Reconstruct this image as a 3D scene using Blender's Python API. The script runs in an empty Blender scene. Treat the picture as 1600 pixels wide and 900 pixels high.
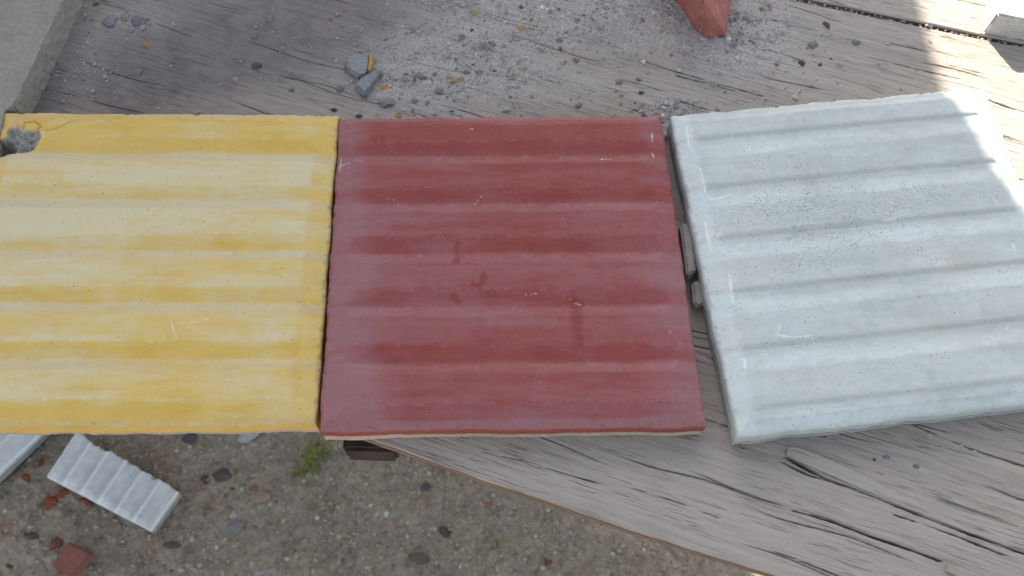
import bpy, bmesh, math, random
import numpy as np
from mathutils import Vector, noise as mn

random.seed(7); RNG = np.random.default_rng(7)
scene = bpy.context.scene
COL = scene.collection

# ------------------------------------------------------------------ camera, sky, sun
TBL = 0.950                 # table surface height
TP = TBL + 0.018            # height of the tiles' outer top edge
CAMF, PITCH, ROLL, CH = 1480.0, 0.4603, 0.0314, 0.4717
fwd = np.array([0, math.sin(PITCH), -math.cos(PITCH)])
up0 = np.array([0, math.cos(PITCH), math.sin(PITCH)]); rt0 = np.array([1.0, 0, 0])
rgt = math.cos(ROLL) * rt0 + math.sin(ROLL) * up0
upv = -math.sin(ROLL) * rt0 + math.cos(ROLL) * up0
CAM = np.array([0, 0, TP + CH])

def at(px, py, z=TBL):
    """world point where the sight line of photo pixel (px,py) meets height z (a survey aid)"""
    d = fwd + (px - 800) / CAMF * rgt - (py - 450) / CAMF * upv
    t = (z - CAM[2]) / d[2]
    p = CAM + t * d
    return np.array([p[0], p[1], z])

from mathutils import Matrix
cd = bpy.data.cameras.new('camera'); co = bpy.data.objects.new('camera', cd); COL.objects.link(co)
M = Matrix(((rgt[0], upv[0], -fwd[0], CAM[0]), (rgt[1], upv[1], -fwd[1], CAM[1]), (rgt[2], upv[2], -fwd[2], CAM[2]), (0, 0, 0, 1)))
co.matrix_world = M
cd.sensor_width = 36; cd.lens = CAMF / 1600 * 36; cd.clip_start = 0.02; cd.clip_end = 500
cd.dof.use_dof = True; cd.dof.focus_distance = 0.53; cd.dof.aperture_fstop = 20
scene.camera = co

SUN_EL = math.radians(30); SUN_AZ = math.radians(115)     # azimuth of the sun, ccw from +x
world = bpy.data.worlds.new('World'); scene.world = world; world.use_nodes = True
wn = world.node_tree; wn.nodes.clear()
sky = wn.nodes.new('ShaderNodeTexSky'); sky.sky_type = 'NISHITA'; sky.sun_disc = False
sky.sun_elevation = SUN_EL; sky.sun_rotation = math.radians(90) - SUN_AZ
sky.air_density = 1.0; sky.dust_density = 2.0; sky.ozone_density = 0.6
bg = wn.nodes.new('ShaderNodeBackground'); bg.inputs[1].default_value = 0.085
wo = wn.nodes.new('ShaderNodeOutputWorld')
hsv = wn.nodes.new('ShaderNodeHueSaturation'); hsv.inputs['Saturation'].default_value = 0.45
wn.links.new(sky.outputs[0], hsv.inputs['Color']); wn.links.new(hsv.outputs[0], bg.inputs[0]); wn.links.new(bg.outputs[0], wo.inputs[0])
sl = bpy.data.lights.new('sun', 'SUN'); sl.energy = 5.0; sl.angle = math.radians(0.5); sl.color = (1.0, 0.90, 0.75)
so = bpy.data.objects.new('sun', sl); COL.objects.link(so)
sd = Vector((math.cos(SUN_EL) * math.cos(SUN_AZ), math.cos(SUN_EL) * math.sin(SUN_AZ), math.sin(SUN_EL)))
so.rotation_euler = sd.to_track_quat('Z', 'Y').to_euler(); so.location = sd * 5
scene.view_settings.view_transform = 'Standard'; scene.view_settings.look = 'None'
scene.view_settings.exposure = 1.92; scene.view_settings.gamma = 1.0
scene.view_settings.use_curve_mapping = False

# ------------------------------------------------------------------ numpy noise
def _lat(seed):
    return np.random.default_rng(seed).random((256, 256))
_L = {}
def vnoise(x, y, seed=0):
    if seed not in _L: _L[seed] = _lat(seed)
    L = _L[seed]
    xi = np.floor(x).astype(int); yi = np.floor(y).astype(int)
    fx = x - xi; fy = y - yi
    fx = fx * fx * (3 - 2 * fx); fy = fy * fy * (3 - 2 * fy)
    a = L[xi % 256, yi % 256]; b = L[(xi + 1) % 256, yi % 256]
    c = L[xi % 256, (yi + 1) % 256]; d = L[(xi + 1) % 256, (yi + 1) % 256]
    return (a * (1 - fx) + b * fx) * (1 - fy) + (c * (1 - fx) + d * fx) * fy
def fbm(x, y, seed=0, o=4, g=0.5):
    s = 0; a = 1; t = 0
    for k in range(o):
        s = s + a * vnoise(x * 2 ** k + 17.3 * k, y * 2 ** k + 5.1 * k, seed + k); t += a; a *= g
    return s / t
def sst(a, b, x):
    t = np.clip((x - a) / (b - a), 0, 1); return t * t * (3 - 2 * t)
def smin(a, b, k):
    h = np.clip(0.5 + 0.5 * (b - a) / k, 0, 1)
    return b * (1 - h) + a * h - k * h * (1 - h)
def dpoly(X, Y, pts, closed=False):
    """distance to a polyline of world points"""
    d = np.full(X.shape, 1e9)
    P = [np.asarray(p)[:2] for p in pts]
    if closed: P = P + [P[0]]
    for a, b in zip(P[:-1], P[1:]):
        e = b - a; L = max(e @ e, 1e-12)
        t = np.clip(((X - a[0]) * e[0] + (Y - a[1]) * e[1]) / L, 0, 1)
        d = np.minimum(d, np.hypot(X - a[0] - t * e[0], Y - a[1] - t * e[1]))
    return d
def inside(X, Y, pts):
    P = [np.asarray(p)[:2] for p in pts]; r = np.zeros(X.shape, bool)
    for a, b in zip(P, P[1:] + P[:1]):
        if a[1] == b[1]: continue
        c = ((a[1] > Y) != (b[1] > Y)) & (X < (b[0] - a[0]) * (Y - a[1]) / (b[1] - a[1]) + a[0])
        r ^= c
    return r

# ------------------------------------------------------------------ object helpers
def tag(o, label=None, cat=None, group=None, kind=None):
    if label: o['label'] = label
    if cat: o['category'] = cat
    if group: o['group'] = group
    if kind: o['kind'] = kind
    return o
def empty(name, loc, label, cat, group=None):
    o = bpy.data.objects.new(name, None); COL.objects.link(o); o.location = loc
    o.empty_display_size = 0.02
    return tag(o, label, cat, group)
def link(name, me, parent=None):
    o = bpy.data.objects.new(name, me); COL.objects.link(o)
    if parent is not None:
        o.parent = parent
        o.matrix_parent_inverse = Matrix.Translation(-Vector(parent.location))
    return o
def npmesh(name, V, F, mat, parent=None, attrs=None, smooth=True):
    V = np.asarray(V, np.float32); F = np.asarray(F, np.int32)
    me = bpy.data.meshes.new(name)
    k = F.shape[1]
    me.vertices.add(len(V)); me.vertices.foreach_set('co', V.ravel())
    me.loops.add(F.size); me.loops.foreach_set('vertex_index', F.ravel())
    me.polygons.add(len(F)); me.polygons.foreach_set('loop_start', np.arange(0, F.size, k, dtype=np.int32))
    me.polygons.foreach_set('loop_total', np.full(len(F), k, np.int32))
    me.polygons.foreach_set('use_smooth', np.full(len(F), smooth, bool))
    me.update(calc_edges=True); me.validate()
    for n, a in (attrs or {}).items():
        a = np.asarray(a, np.float32)
        if a.ndim == 2:
            at_ = me.attributes.new(n, 'FLOAT_VECTOR', 'POINT'); at_.data.foreach_set('vector', a.ravel())
        else:
            at_ = me.attributes.new(n, 'FLOAT', 'POINT'); at_.data.foreach_set('value', a.ravel())
    me.materials.append(mat)
    return link(name, me, parent)
def grid_faces(nv, nu, off=0):
    i = np.arange((nv - 1) * nu).reshape(nv - 1, nu)[:, :-1].ravel() + off
    return np.stack([i, i + 1, i + nu + 1, i + nu], 1)
def box(name, c, s, mat, parent=None, rz=0, bev=0.002):
    bm = bmesh.new(); bmesh.ops.create_cube(bm, size=1)
    for v in bm.verts: v.co = Vector((v.co.x * s[0], v.co.y * s[1], v.co.z * s[2]))
    bmesh.ops.bevel(bm, geom=bm.edges[:], offset=bev, segments=2, affect='EDGES')
    bmesh.ops.rotate(bm, verts=bm.verts, cent=(0, 0, 0), matrix=Matrix.Rotation(rz, 3, 'Z'))
    bmesh.ops.translate(bm, verts=bm.verts, vec=c)
    me = bpy.data.meshes.new(name); bm.to_mesh(me); bm.free(); me.materials.append(mat)
    return link(name, me, parent)

# ------------------------------------------------------------------ materials
class NT:
    def __init__(s, name):
        s.m = bpy.data.materials.new(name); s.m.use_nodes = True
        s.t = s.m.node_tree; s.t.nodes.clear()
        s.out = s.t.nodes.new('ShaderNodeOutputMaterial'); s.p = s.t.nodes.new('ShaderNodeBsdfPrincipled')
        s.t.links.new(s.p.outputs[0], s.out.inputs[0])
        s.tc = s.t.nodes.new('ShaderNodeTexCoord'); s.bumps = []
    def n(s, typ, **kw):
        nd = s.t.nodes.new(typ)
        for k, v in kw.items():
            if k in nd.inputs: s.set(nd.inputs[k], v)
            else: setattr(nd, k, v)
        return nd
    def set(s, inp, v):
        if hasattr(v, 'is_linked') or isinstance(v, bpy.types.NodeSocket): s.t.links.new(v, inp)
        else: inp.default_value = v
    def attr(s, name, vec=False):
        a = s.n('ShaderNodeAttribute', attribute_name=name)
        return a.outputs['Vector'] if vec else a.outputs['Fac']
    def map(s, vec, sc):
        m = s.n('ShaderNodeMapping'); s.set(m.inputs['Vector'], vec); m.inputs['Scale'].default_value = sc
        return m.outputs[0]
    def noise(s, vec, scale, detail=4, rough=0.55, dist=0.0):
        x = s.n('ShaderNodeTexNoise'); s.set(x.inputs['Vector'], vec); x.inputs['Scale'].default_value = scale
        x.inputs['Detail'].default_value = detail; x.inputs['Roughness'].default_value = rough
        x.inputs['Distortion'].default_value = dist
        return x.outputs['Fac']
    def voro(s, vec, scale, feat='F1'):
        x = s.n('ShaderNodeTexVoronoi', feature=feat); s.set(x.inputs['Vector'], vec); x.inputs['Scale'].default_value = scale
        return x
    def rng(s, v, a, b, c=0.0, d=1.0):
        x = s.n('ShaderNodeMapRange'); s.set(x.inputs['Value'], v)
        for k, w in zip(('From Min', 'From Max', 'To Min', 'To Max'), (a, b, c, d)): x.inputs[k].default_value = w
        return x.outputs[0]
    def math(s, op, a, b=0.0):
        x = s.n('ShaderNodeMath', operation=op); s.set(x.inputs[0], a); s.set(x.inputs[1], b); return x.outputs[0]
    def mix(s, f, a, b, mode='MIX'):
        x = s.n('ShaderNodeMix', data_type='RGBA', blend_type=mode); s.set(x.inputs[0], f)
        for i, v in ((6, a), (7, b)):
            if isinstance(v, tuple): v = (*v[:3], 1)
            s.set(x.inputs[i], v)
        return x.outputs[2]
    def bump(s, h, strength, dist):
        b = s.n('ShaderNodeBump'); b.inputs['Strength'].default_value = strength; b.inputs['Distance'].default_value = dist
        s.set(b.inputs['Height'], h)
        if s.bumps: s.t.links.new(s.bumps[-1], b.inputs['Normal'])
        s.bumps.append(b.outputs[0])
    def done(s, color, rough, spec=0.5):
        s.set(s.p.inputs['Base Color'], (*color, 1) if isinstance(color, tuple) else color)
        s.set(s.p.inputs['Roughness'], rough); s.p.inputs['Specular IOR Level'].default_value = spec
        if s.bumps: s.t.links.new(s.bumps[-1], s.p.inputs['Normal'])
        return s.m

def tile_mat(name, pig, pig2, film, pit, rough, chipc, pitscale=420, pitamt=0.5, stain_shade=(0.42, 0.38, 0.32), specks=0.04):
    t = NT(name); O = t.tc.outputs['Object']
    n1 = t.noise(O, 60, 5, 0.6); n2 = t.noise(O, 260, 4, 0.65); n3 = t.noise(t.map(O, (20, 130, 60)), 1.0, 5, 0.6)
    base = t.mix(t.rng(n1, 0.35, 0.65), pig, pig2)
    f = t.attr('film')
    g = t.math('MULTIPLY', f, t.rng(n2, 0.2, 0.75, 0.65, 1.25))
    g = t.math('ADD', g, t.rng(n3, 0.35, 0.75, -0.14, 0.16)); 
    c = t.n('ShaderNodeClamp'); t.set(c.inputs[0], g)
    col = t.mix(c.outputs[0], base, film)
    # brown stains, plus shade painted into tile grooves and rib slopes
    col = t.mix(t.math('MULTIPLY', t.attr('stain_shade'), t.rng(n2, 0.3, 0.7, 0.5, 1.0)), col, stain_shade)
    # pores
    vo = t.voro(t.map(O, (0.65, 1, 1)), pitscale); pm = t.rng(vo.outputs['Distance'], 0.12, 0.36, 1, 0)
    cell = t.n('ShaderNodeSeparateColor'); t.set(cell.inputs[0], vo.outputs['Color'])
    sel = t.math('LESS_THAN', cell.outputs[0], t.math('ADD', t.math('MULTIPLY', t.attr('pit'), pitamt), specks))
    pm = t.math('MULTIPLY', t.math('MULTIPLY', pm, sel), t.rng(t.noise(O, 130, 3, 0.5), 0.42, 0.6, 0.1, 1.0))
    col = t.mix(t.math('MULTIPLY', pm, 0.8), col, pit)
    # pale crumbs of dry cement and scratches
    vw = t.voro(O, pitscale * 0.55); cw = t.n('ShaderNodeSeparateColor'); t.set(cw.inputs[0], vw.outputs['Color'])
    wm = t.math('MULTIPLY', t.rng(vw.outputs['Distance'], 0.04, 0.12, 1, 0), t.math('GREATER_THAN', cw.outputs[1], 0.96))
    col = t.mix(t.math('MULTIPLY', wm, 0.7), col, (0.62, 0.60, 0.56))
    col = t.mix(t.math('MULTIPLY', t.attr('scratch'), t.rng(n2, 0.25, 0.6, 0.4, 1.0)), col, (0.80, 0.79, 0.74))
    wet = t.attr('wet')
    hs = t.n('ShaderNodeMix', data_type='RGBA', blend_type='MULTIPLY'); t.set(hs.inputs[0], wet); t.set(hs.inputs[6], col)
    hs.inputs[7].default_value = (0.70, 0.45, 0.45, 1); col = hs.outputs[2]
    gr = t.noise(O, 1500, 3, 0.75)
    col = t.mix(t.rng(gr, 0.42, 0.30, 0, 0.28), col, pit)
    col = t.mix(t.rng(gr, 0.58, 0.72, 0, 0.30), col, film)
    # broken concrete
    cn = t.noise(O, 650, 5, 0.8)
    col = t.mix(t.attr('chip'), col, t.mix(t.rng(cn, 0.35, 0.65), chipc, tuple(x * 2.3 for x in chipc)))
    t.bump(t.noise(O, 900, 4, 0.7), 0.35, 0.0004)
    t.bump(n2, 0.3, 0.0010)
    t.bump(t.math('SUBTRACT', 1.0, pm), 0.6, 0.0006)
    return t.done(col, t.math('ADD', rough, t.rng(n2, 0.3, 0.7, -0.08, 0.12)), 0.45)

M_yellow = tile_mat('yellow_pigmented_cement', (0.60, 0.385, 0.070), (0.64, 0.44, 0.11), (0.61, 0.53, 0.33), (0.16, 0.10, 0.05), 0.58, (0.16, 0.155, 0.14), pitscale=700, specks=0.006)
M_red = tile_mat('red_pigmented_cement', (0.225, 0.034, 0.029), (0.255, 0.047, 0.040), (0.275, 0.120, 0.130), (0.06, 0.02, 0.025), 0.58, (0.15, 0.13, 0.12), pitscale=760, specks=0.035)
M_grey = tile_mat('pale_grey_cement', (0.41, 0.445, 0.425), (0.46, 0.50, 0.48), (0.56, 0.615, 0.605), (0.20, 0.18, 0.16), 0.55, (0.3, 0.3, 0.29), pitscale=760, pitamt=1.0, specks=0.03)

def rough_mat(name, a, b, scale=200, rough=0.85, speck=None, bump=0.0008, dark=None):
    t = NT(name); O = t.tc.outputs['Object']
    n = t.noise(O, scale, 5, 0.65); n2 = t.noise(O, scale * 5, 3, 0.6)
    col = t.mix(t.rng(n, 0.35, 0.65), a, b)
    col = t.mix(t.rng(n2, 0.45, 0.7, 0, 0.45), col, tuple(x * 0.55 for x in a))
    if speck:
        v = t.voro(O, scale * 3); cs = t.n('ShaderNodeSeparateColor'); t.set(cs.inputs[0], v.outputs['Color'])
        m = t.math('MULTIPLY', t.rng(v.outputs['Distance'], 0.15, 0.35, 1, 0), t.math('GREATER_THAN', cs.outputs[0], 0.78))
        col = t.mix(m, col, speck)
    t.bump(n, 0.6, bump * 2); t.bump(n2, 0.5, bump)
    return t.done(col, rough, 0.3)

M_white = tile_mat('lit_grey_cement', (0.46, 0.49, 0.48), (0.54, 0.57, 0.56), (0.74, 0.78, 0.78), (0.25, 0.24, 0.22), 0.55, (0.3, 0.3, 0.29), pitscale=560)  # paler copy of the grey cement, strong light painted into its colour
M_base = rough_mat('cream_mortar_backing', (0.50, 0.40, 0.31), (0.42, 0.32, 0.24), 150)
M_base_grey = rough_mat('grey_mortar_backing', (0.40, 0.42, 0.42), (0.33, 0.34, 0.34), 150)
M_concrete = rough_mat('weathered_concrete', (0.31, 0.29, 0.255), (0.26, 0.245, 0.215), 70, speck=None)
M_concrete2 = rough_mat('pale_concrete', (0.42, 0.41, 0.38), (0.50, 0.49, 0.46), 120)
M_render = rough_mat('cement_render', (0.40, 0.38, 0.34), (0.34, 0.32, 0.29), 12)
PAL = {
 'bluegrey': ((0.22, 0.235, 0.25), (0.32, 0.335, 0.345)), 'grey': ((0.26, 0.26, 0.27), (0.36, 0.35, 0.35)),
 'pale': ((0.50, 0.48, 0.46), (0.60, 0.58, 0.56)), 'palest': ((0.62, 0.60, 0.55), (0.7, 0.68, 0.62)),
 'paleblue': ((0.46, 0.49, 0.52), (0.58, 0.60, 0.62)), 'lavender': ((0.30, 0.29, 0.315), (0.42, 0.405, 0.43)),
 'yellow': ((0.50, 0.28, 0.07), (0.56, 0.36, 0.12)), 'tan': ((0.42, 0.31, 0.22), (0.50, 0.38, 0.28)),
 'pink': ((0.50, 0.38, 0.34), (0.42, 0.28, 0.25)), 'maroon': ((0.12, 0.075, 0.078), (0.19, 0.115, 0.11)),
 'orange': ((0.34, 0.17, 0.11), (0.44, 0.27, 0.19)), 'brown': ((0.16, 0.09, 0.05), (0.28, 0.14, 0.07)),
 'black': ((0.03, 0.03, 0.035), (0.06, 0.06, 0.065)), 'olive': ((0.13, 0.125, 0.10), (0.18, 0.17, 0.14)),
 'brick': ((0.36, 0.115, 0.065), (0.28, 0.09, 0.055)), 'dullbrick': ((0.33, 0.135, 0.10), (0.27, 0.115, 0.09)),
 'dark': ((0.11, 0.105, 0.10), (0.16, 0.15, 0.14)), 'soil': ((0.16, 0.13, 0.10), (0.22, 0.185, 0.14)),
}
MST = {k: rough_mat('stone_' + k, a, b, 350, bump=0.0016) for k, (a, b) in PAL.items()}

# ---- weathered wood
def wood_mat(name, tint=(1, 1, 1)):
    t = NT(name); st = t.attr('st', True)
    T = lambda c: tuple(x * y for x, y in zip(c, tint))
    w = t.noise(st, 9, 3, 0.5)
    comb = t.n('ShaderNodeVectorMath', operation='ADD'); t.set(comb.inputs[0], st)
    sc = t.n('ShaderNodeVectorMath', operation='SCALE')
    cw = t.n('ShaderNodeCombineXYZ'); t.set(cw.inputs[1], w); t.set(sc.inputs[0], cw.outputs[0]); sc.inputs['Scale'].default_value = 0.003
    t.set(comb.inputs[1], sc.outputs[0]); sv = comb.outputs[0]
    g1 = t.noise(t.map(sv, (14, 330, 1)), 1.0, 5, 0.65)
    g2 = t.noise(t.map(sv, (45, 1150, 1)), 1.0, 4, 0.7)
    g3 = t.noise(t.map(sv, (3, 40, 1)), 1.0, 4, 0.55)
    col = t.mix(t.rng(g3, 0.3, 0.7), T((0.27, 0.235, 0.203)), T((0.38, 0.335, 0.293)))
    col = t.mix(t.rng(g1, 0.38, 0.66, 0, 0.7), col, T((0.42, 0.38, 0.34)))
    col = t.mix(t.rng(g2, 0.50, 0.66, 0.55, 0.0), T((0.13, 0.11, 0.105)), col) if False else col
    g4 = t.noise(t.map(sv, (50, 1150, 1)), 1.0, 3, 0.55, 0.25); g5 = t.noise(t.map(sv, (11, 90, 1)), 1.0, 3, 0.5)
    dk4 = t.math('MULTIPLY', t.rng(g4, 0.56, 0.66, 0, 0.68), t.rng(g5, 0.42, 0.62, 0.15, 1.0))
    col = t.mix(dk4, col, T((0.09, 0.075, 0.068)))
    dk = t.rng(g2, 0.30, 0.44, 0.42, 0.0)
    col = t.mix(dk, col, T((0.12, 0.10, 0.09)))
    # dirt and dust
    O = t.tc.outputs['Object']
    dn = t.noise(O, 700, 4, 0.7); dn2 = t.noise(O, 90, 5, 0.6)
    col = t.mix(t.math('MULTIPLY', t.attr('damp'), t.rng(dn2, 0.2, 0.8, 0.6, 1.1)), col, (0.125, 0.108, 0.112))
    dust = t.math('MULTIPLY', t.attr('dust'), t.rng(dn2, 0.3, 0.62, 0.45, 1.15))
    dcl = t.n('ShaderNodeClamp'); t.set(dcl.inputs[0], dust)
    col = t.mix(dcl.outputs[0], col, t.mix(t.rng(dn, 0.35, 0.65), (0.25, 0.23, 0.215), (0.46, 0.425, 0.40)))
    col = t.mix(t.attr('crack'), col, (0.035, 0.028, 0.025))
    col = t.mix(t.attr('fresh'), col, (0.50, 0.40, 0.29))
    t.bump(t.math('MULTIPLY', dk4, -1.0), 0.8, 0.0006); t.bump(g2, 0.45, 0.0006); t.bump(g1, 0.35, 0.0007); t.bump(dn, 0.35, 0.0005)
    return t.done(col, 0.8, 0.25)
M_wood = wood_mat('weathered_grey_wood')
def ply_mat():
    t = NT('plywood_edge'); O = t.tc.outputs['Object']
    s = t.n('ShaderNodeSeparateXYZ'); t.set(s.inputs[0], O)
    zz = t.math('MULTIPLY', s.outputs[2], 900.0); sw = t.math('SINE', zz)
    n = t.noise(t.map(O, (40, 40, 900)), 1, 4, 0.6)
    col = t.mix(t.rng(sw, -0.4, 0.4), (0.17, 0.115, 0.085), (0.30, 0.225, 0.17))
    col = t.mix(t.rng(n, 0.35, 0.65, 0, 0.7), col, (0.11, 0.07, 0.05))
    t.bump(n, 0.5, 0.001)
    return t.done(col, 0.85, 0.2)
M_ply = ply_mat()
M_darkwood = rough_mat('dark_damp_timber', (0.032, 0.022, 0.019), (0.06, 0.042, 0.035), 60, bump=0.002)

# ------------------------------------------------------------------ ground
def ground_mat():
    t = NT('gritty_soil'); O = t.tc.outputs['Object']
    a = t.noise(O, 7, 5, 0.6); b = t.noise(O, 70, 5, 0.7); c = t.noise(O, 330, 4, 0.7); r = t.noise(O, 16, 4, 0.6)
    col = t.mix(t.rng(a, 0.35, 0.65), (0.41, 0.35, 0.26), (0.52, 0.455, 0.345))
    col = t.mix(t.rng(b, 0.36, 0.62), t.mix(0.5, col, (0.12, 0.10, 0.072)), col)
    col = t.mix(t.rng(c, 0.52, 0.68, 0, 0.6), col, (0.42, 0.39, 0.33))
    col = t.mix(t.rng(c, 0.30, 0.44, 0.6, 0), col, (0.07, 0.062, 0.05))
    red = t.math('MULTIPLY', t.rng(r, 0.54, 0.68), t.attr('reddish'))
    col = t.mix(t.math('MULTIPLY', red, 0.5), col, (0.34, 0.16, 0.11))
    v = t.voro(O, 210); cs = t.n('ShaderNodeSeparateColor'); t.set(cs.inputs[0], v.outputs['Color'])
    m = t.math('MULTIPLY', t.rng(v.outputs['Distance'], 0.2, 0.4, 1, 0), t.math('GREATER_THAN', cs.outputs[0], 0.86))
    col = t.mix(t.math('MULTIPLY', m, 0.8), col, (0.48, 0.46, 0.42))
    t.bump(b, 0.8, 0.012); t.bump(c, 0.7, 0.003)
    return t.done(col, 0.9, 0.25)
M_ground = ground_mat()
def ground_h(X, Y):
    return 0.030 * (fbm(X * 6 + 40, Y * 6 + 40, 11, 3) - 0.5) + 0.016 * (fbm(X * 30 + 9, Y * 30 + 3, 21, 4) - 0.5) + 0.006 * (fbm(X * 140 + 9, Y * 140 + 3, 31, 2) - 0.5)
def spaced(lo, hi, step, far, n):
    inner = np.arange(lo, hi, step)
    g = np.geomspace(step * 2, far, n)
    return np.concatenate([lo - g[::-1], inner, inner[-1] + g])
gx = spaced(-0.85, 0.35, 0.0032, 30, 26); gy = spaced(0.15, 0.72, 0.0032, 30, 26)
GX, GY = np.meshgrid(gx, gy)
GZ = ground_h(GX, GY) - 0.012
red_c = at(90, 780, 0)[:2]
reddish = np.exp(-(((GX - red_c[0]) / 0.22) ** 2 + ((GY - red_c[1]) / 0.2) ** 2)) + 0.15
g = npmesh('ground', np.stack([GX, GY, GZ], -1).reshape(-1, 3), grid_faces(len(gy), len(gx)), M_ground, attrs={'reddish': reddish.ravel()})
tag(g, kind='structure')
def gz(x, y): return float(ground_h(np.array([x]), np.array([y]))[0]) - 0.012

# ------------------------------------------------------------------ tiles
def prof(v, flip):
    """height 0..1 across the six ribs"""
    if flip: v = v + 0.012
    ph = (v - 0.022) % (1 / 6.0)
    if not flip:
        up = sst(-0.016, 0.006, ph - 1 / 6.0) + 0 * ph
        h = np.where(ph < 0.085, 1.0, 1 - sst(0.078, 0.132, ph))
        h = np.maximum(h, sst(0.128, 0.1667, ph))
    else:
        h = np.where(ph < 0.085, 1.0, 1 - sst(0.087, 0.103, ph))
        h = np.maximum(h, sst(0.115, 0.1667, ph))
    return h

def make_tile(name, quad, label, mat, basemat, N=400, flip=False, HT=0.0030, z=TP, thick=0.018, split=0.009, paint=None,
              urange=(0, 1), size=0.2, seed=1, jag=None, edge=0.0006, group=None, Nu=None, rimu=(0.0085, 0.0150), bevel=0.0024):
    """quad: world TL, TR, BR, BL of the outline. v runs down the photo, across the ribs"""
    TL, TR, BR, BL = [np.asarray(q)[:2] for q in quad]
    nu = Nu or N
    uu = np.linspace(urange[0], urange[1], nu); vv = np.linspace(0, 1, N)
    # denser at the edges so that the arris is round
    if Nu is None: uu = uu - 0.012 * np.sin(uu * 2 * np.pi)
    U, V = np.meshgrid(uu, vv)
    if jag is not None:
        umax = jag(V); U = U * umax
    X = (TL[0] * (1 - U) + TR[0] * U) * (1 - V) + (BL[0] * (1 - U) + BR[0] * U) * V
    Y = (TL[1] * (1 - U) + TR[1] * U) * (1 - V) + (BL[1] * (1 - U) + BR[1] * U) * V
    du0, du1 = U * size, (1 - U) * size
    dv0, dv1 = V * size, (1 - V) * size
    du = np.minimum(du0, du1) if jag is None else du0
    dv = np.minimum(dv0, dv1)
    # wobbly outline
    wx = (fbm(X * 60 + seed, Y * 60, seed + 3, 4) - 0.5) * 2; wy = (fbm(X * 60 + 50, Y * 60 + seed, seed + 7, 4) - 0.5) * 2
    ed = np.exp(-np.minimum(du, dv) / 0.004)
    X = X + wx * edge * ed; Y = Y + wy * edge * ed
    hw = 0.0006 * (fbm(U * 6 + seed, V * 25, seed + 5, 3) - 0.5)
    ru = sst(rimu[0], rimu[1], du + 0.0012 * (fbm(U * 5, V * 30 + seed, seed + 60, 2) - 0.5)); rv = sst(0.0050, 0.0095, dv)
    P = 0.18 + 0.82 * prof(V + 0.006 * (fbm(U * 4, V * 3 + seed, seed + 50, 2) - 0.5), flip)
    dmn = smin(du, dv, 0.0006)
    h = HT * smin(smin(P, 0.02 + ru, 0.08), 0.02 + rv, 0.08) + hw + bevel * smin(np.clip(dmn / 0.0072, 0, 2), np.ones(U.shape), 0.12)
    rnd = 0.0014 * (1 - np.sqrt(np.clip(1 - (1 - np.clip(np.minimum(du, dv) / 0.0016, 0, 1)) ** 2, 0, 1)))
    if jag is not None:
        dj = (umax - U) * size
        h = h - 0.0008 * np.exp(-dj / 0.001)
    Z = h - rnd
    Z = Z + 0.00012 * (fbm(X * 700, Y * 700, seed + 20, 2) - 0.5)
    A = {k: np.zeros(U.shape) for k in ('film', 'wet', 'chip', 'scratch', 'stain_shade', 'pit')}
    dm = np.minimum(du, dv)
    en = fbm(X * 220 + seed, Y * 220, seed + 70, 4)
    echip = sst(0.56, 0.62, en) * (1 - sst(0.0008, 0.0024, dm + 0.0015 * (en - 0.5)))
    Z = Z - 0.0011 * echip - 0.00025 * sst(0.5, 0.8, fbm(X * 500, Y * 500, seed + 80, 3)) * np.exp(-dm / 0.003)
    if paint: Z = paint(U, V, X, Y, Z, A, du, dv, P)
    A['film'][:] = np.clip(A['film'] + 0.5 * echip + 0.35 * sst(0.55, 0.7, fbm(X * 450, Y * 450, seed + 90, 3)) * (np.exp(-((((V - 0.022) % (1 / 6.0)) - 0.084) / 0.007) ** 2) + np.exp(-((((V - 0.022) % (1 / 6.0)) - 0.140) / 0.010) ** 2)), 0, 1)
    Z = Z + z
    # skirt rows down to the split, then the backing layer
    nvv = N
    def loop(W):
        return np.concatenate([W[0, :], W[1:, -1], W[-1, -2::-1], W[-2:0:-1, 0]])
    idx = loop(np.arange(nvv * nu).reshape(nvv, nu))
    Vt = [np.stack([X, Y, Z], -1).reshape(-1, 3)]
    F = [grid_faces(nvv, nu)[:, ::-1]]
    lx, ly, lz = loop(X), loop(Y), loop(Z)
    cx, cy = lx.mean(), ly.mean(); n = len(idx)
    att = {k: [a.ravel()] for k, a in A.items()}
    prev = idx; off = nvv * nu
    ssp = np.arange(n)
    for j, fz in enumerate((0.33, 0.66, 1.0)):
        zz = lz + (z - split + 0.0012 * (fbm(ssp * 0.03, ssp * 0 + seed, seed + 31, 4) - 0.5) * 2 - lz) * fz
        r = 1 + 0.0015 * (fbm(ssp * 0.11 + j * 9, ssp * 0 + j, seed + 33, 3) - 0.5)
        Vt.append(np.stack([cx + (lx - cx) * r, cy + (ly - cy) * r, zz], -1))
        cur = off + np.arange(n); off += n
        F.append(np.stack([prev, cur, np.roll(cur, -1), np.roll(prev, -1)], 1)[:, ::-1])
        for k in att: att[k].append(loop(A[k]) * (1.0 if k in ('chip',) else 0.2))
        prev = cur
    root_loc = Vector(((TL[0] + TR[0] + BR[0] + BL[0]) / 4, (TL[1] + TR[1] + BR[1] + BL[1]) / 4, z - thick))
    e = empty(name, root_loc, label, 'tile', group)
    top = npmesh('coloured_face', np.concatenate(Vt), np.concatenate(F)[:, ::-1], mat, e, {k: np.concatenate(a) for k, a in att.items()})
    # backing
    L0 = Vt[-1]; rows = [L0 * [1, 1, 1]]
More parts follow.
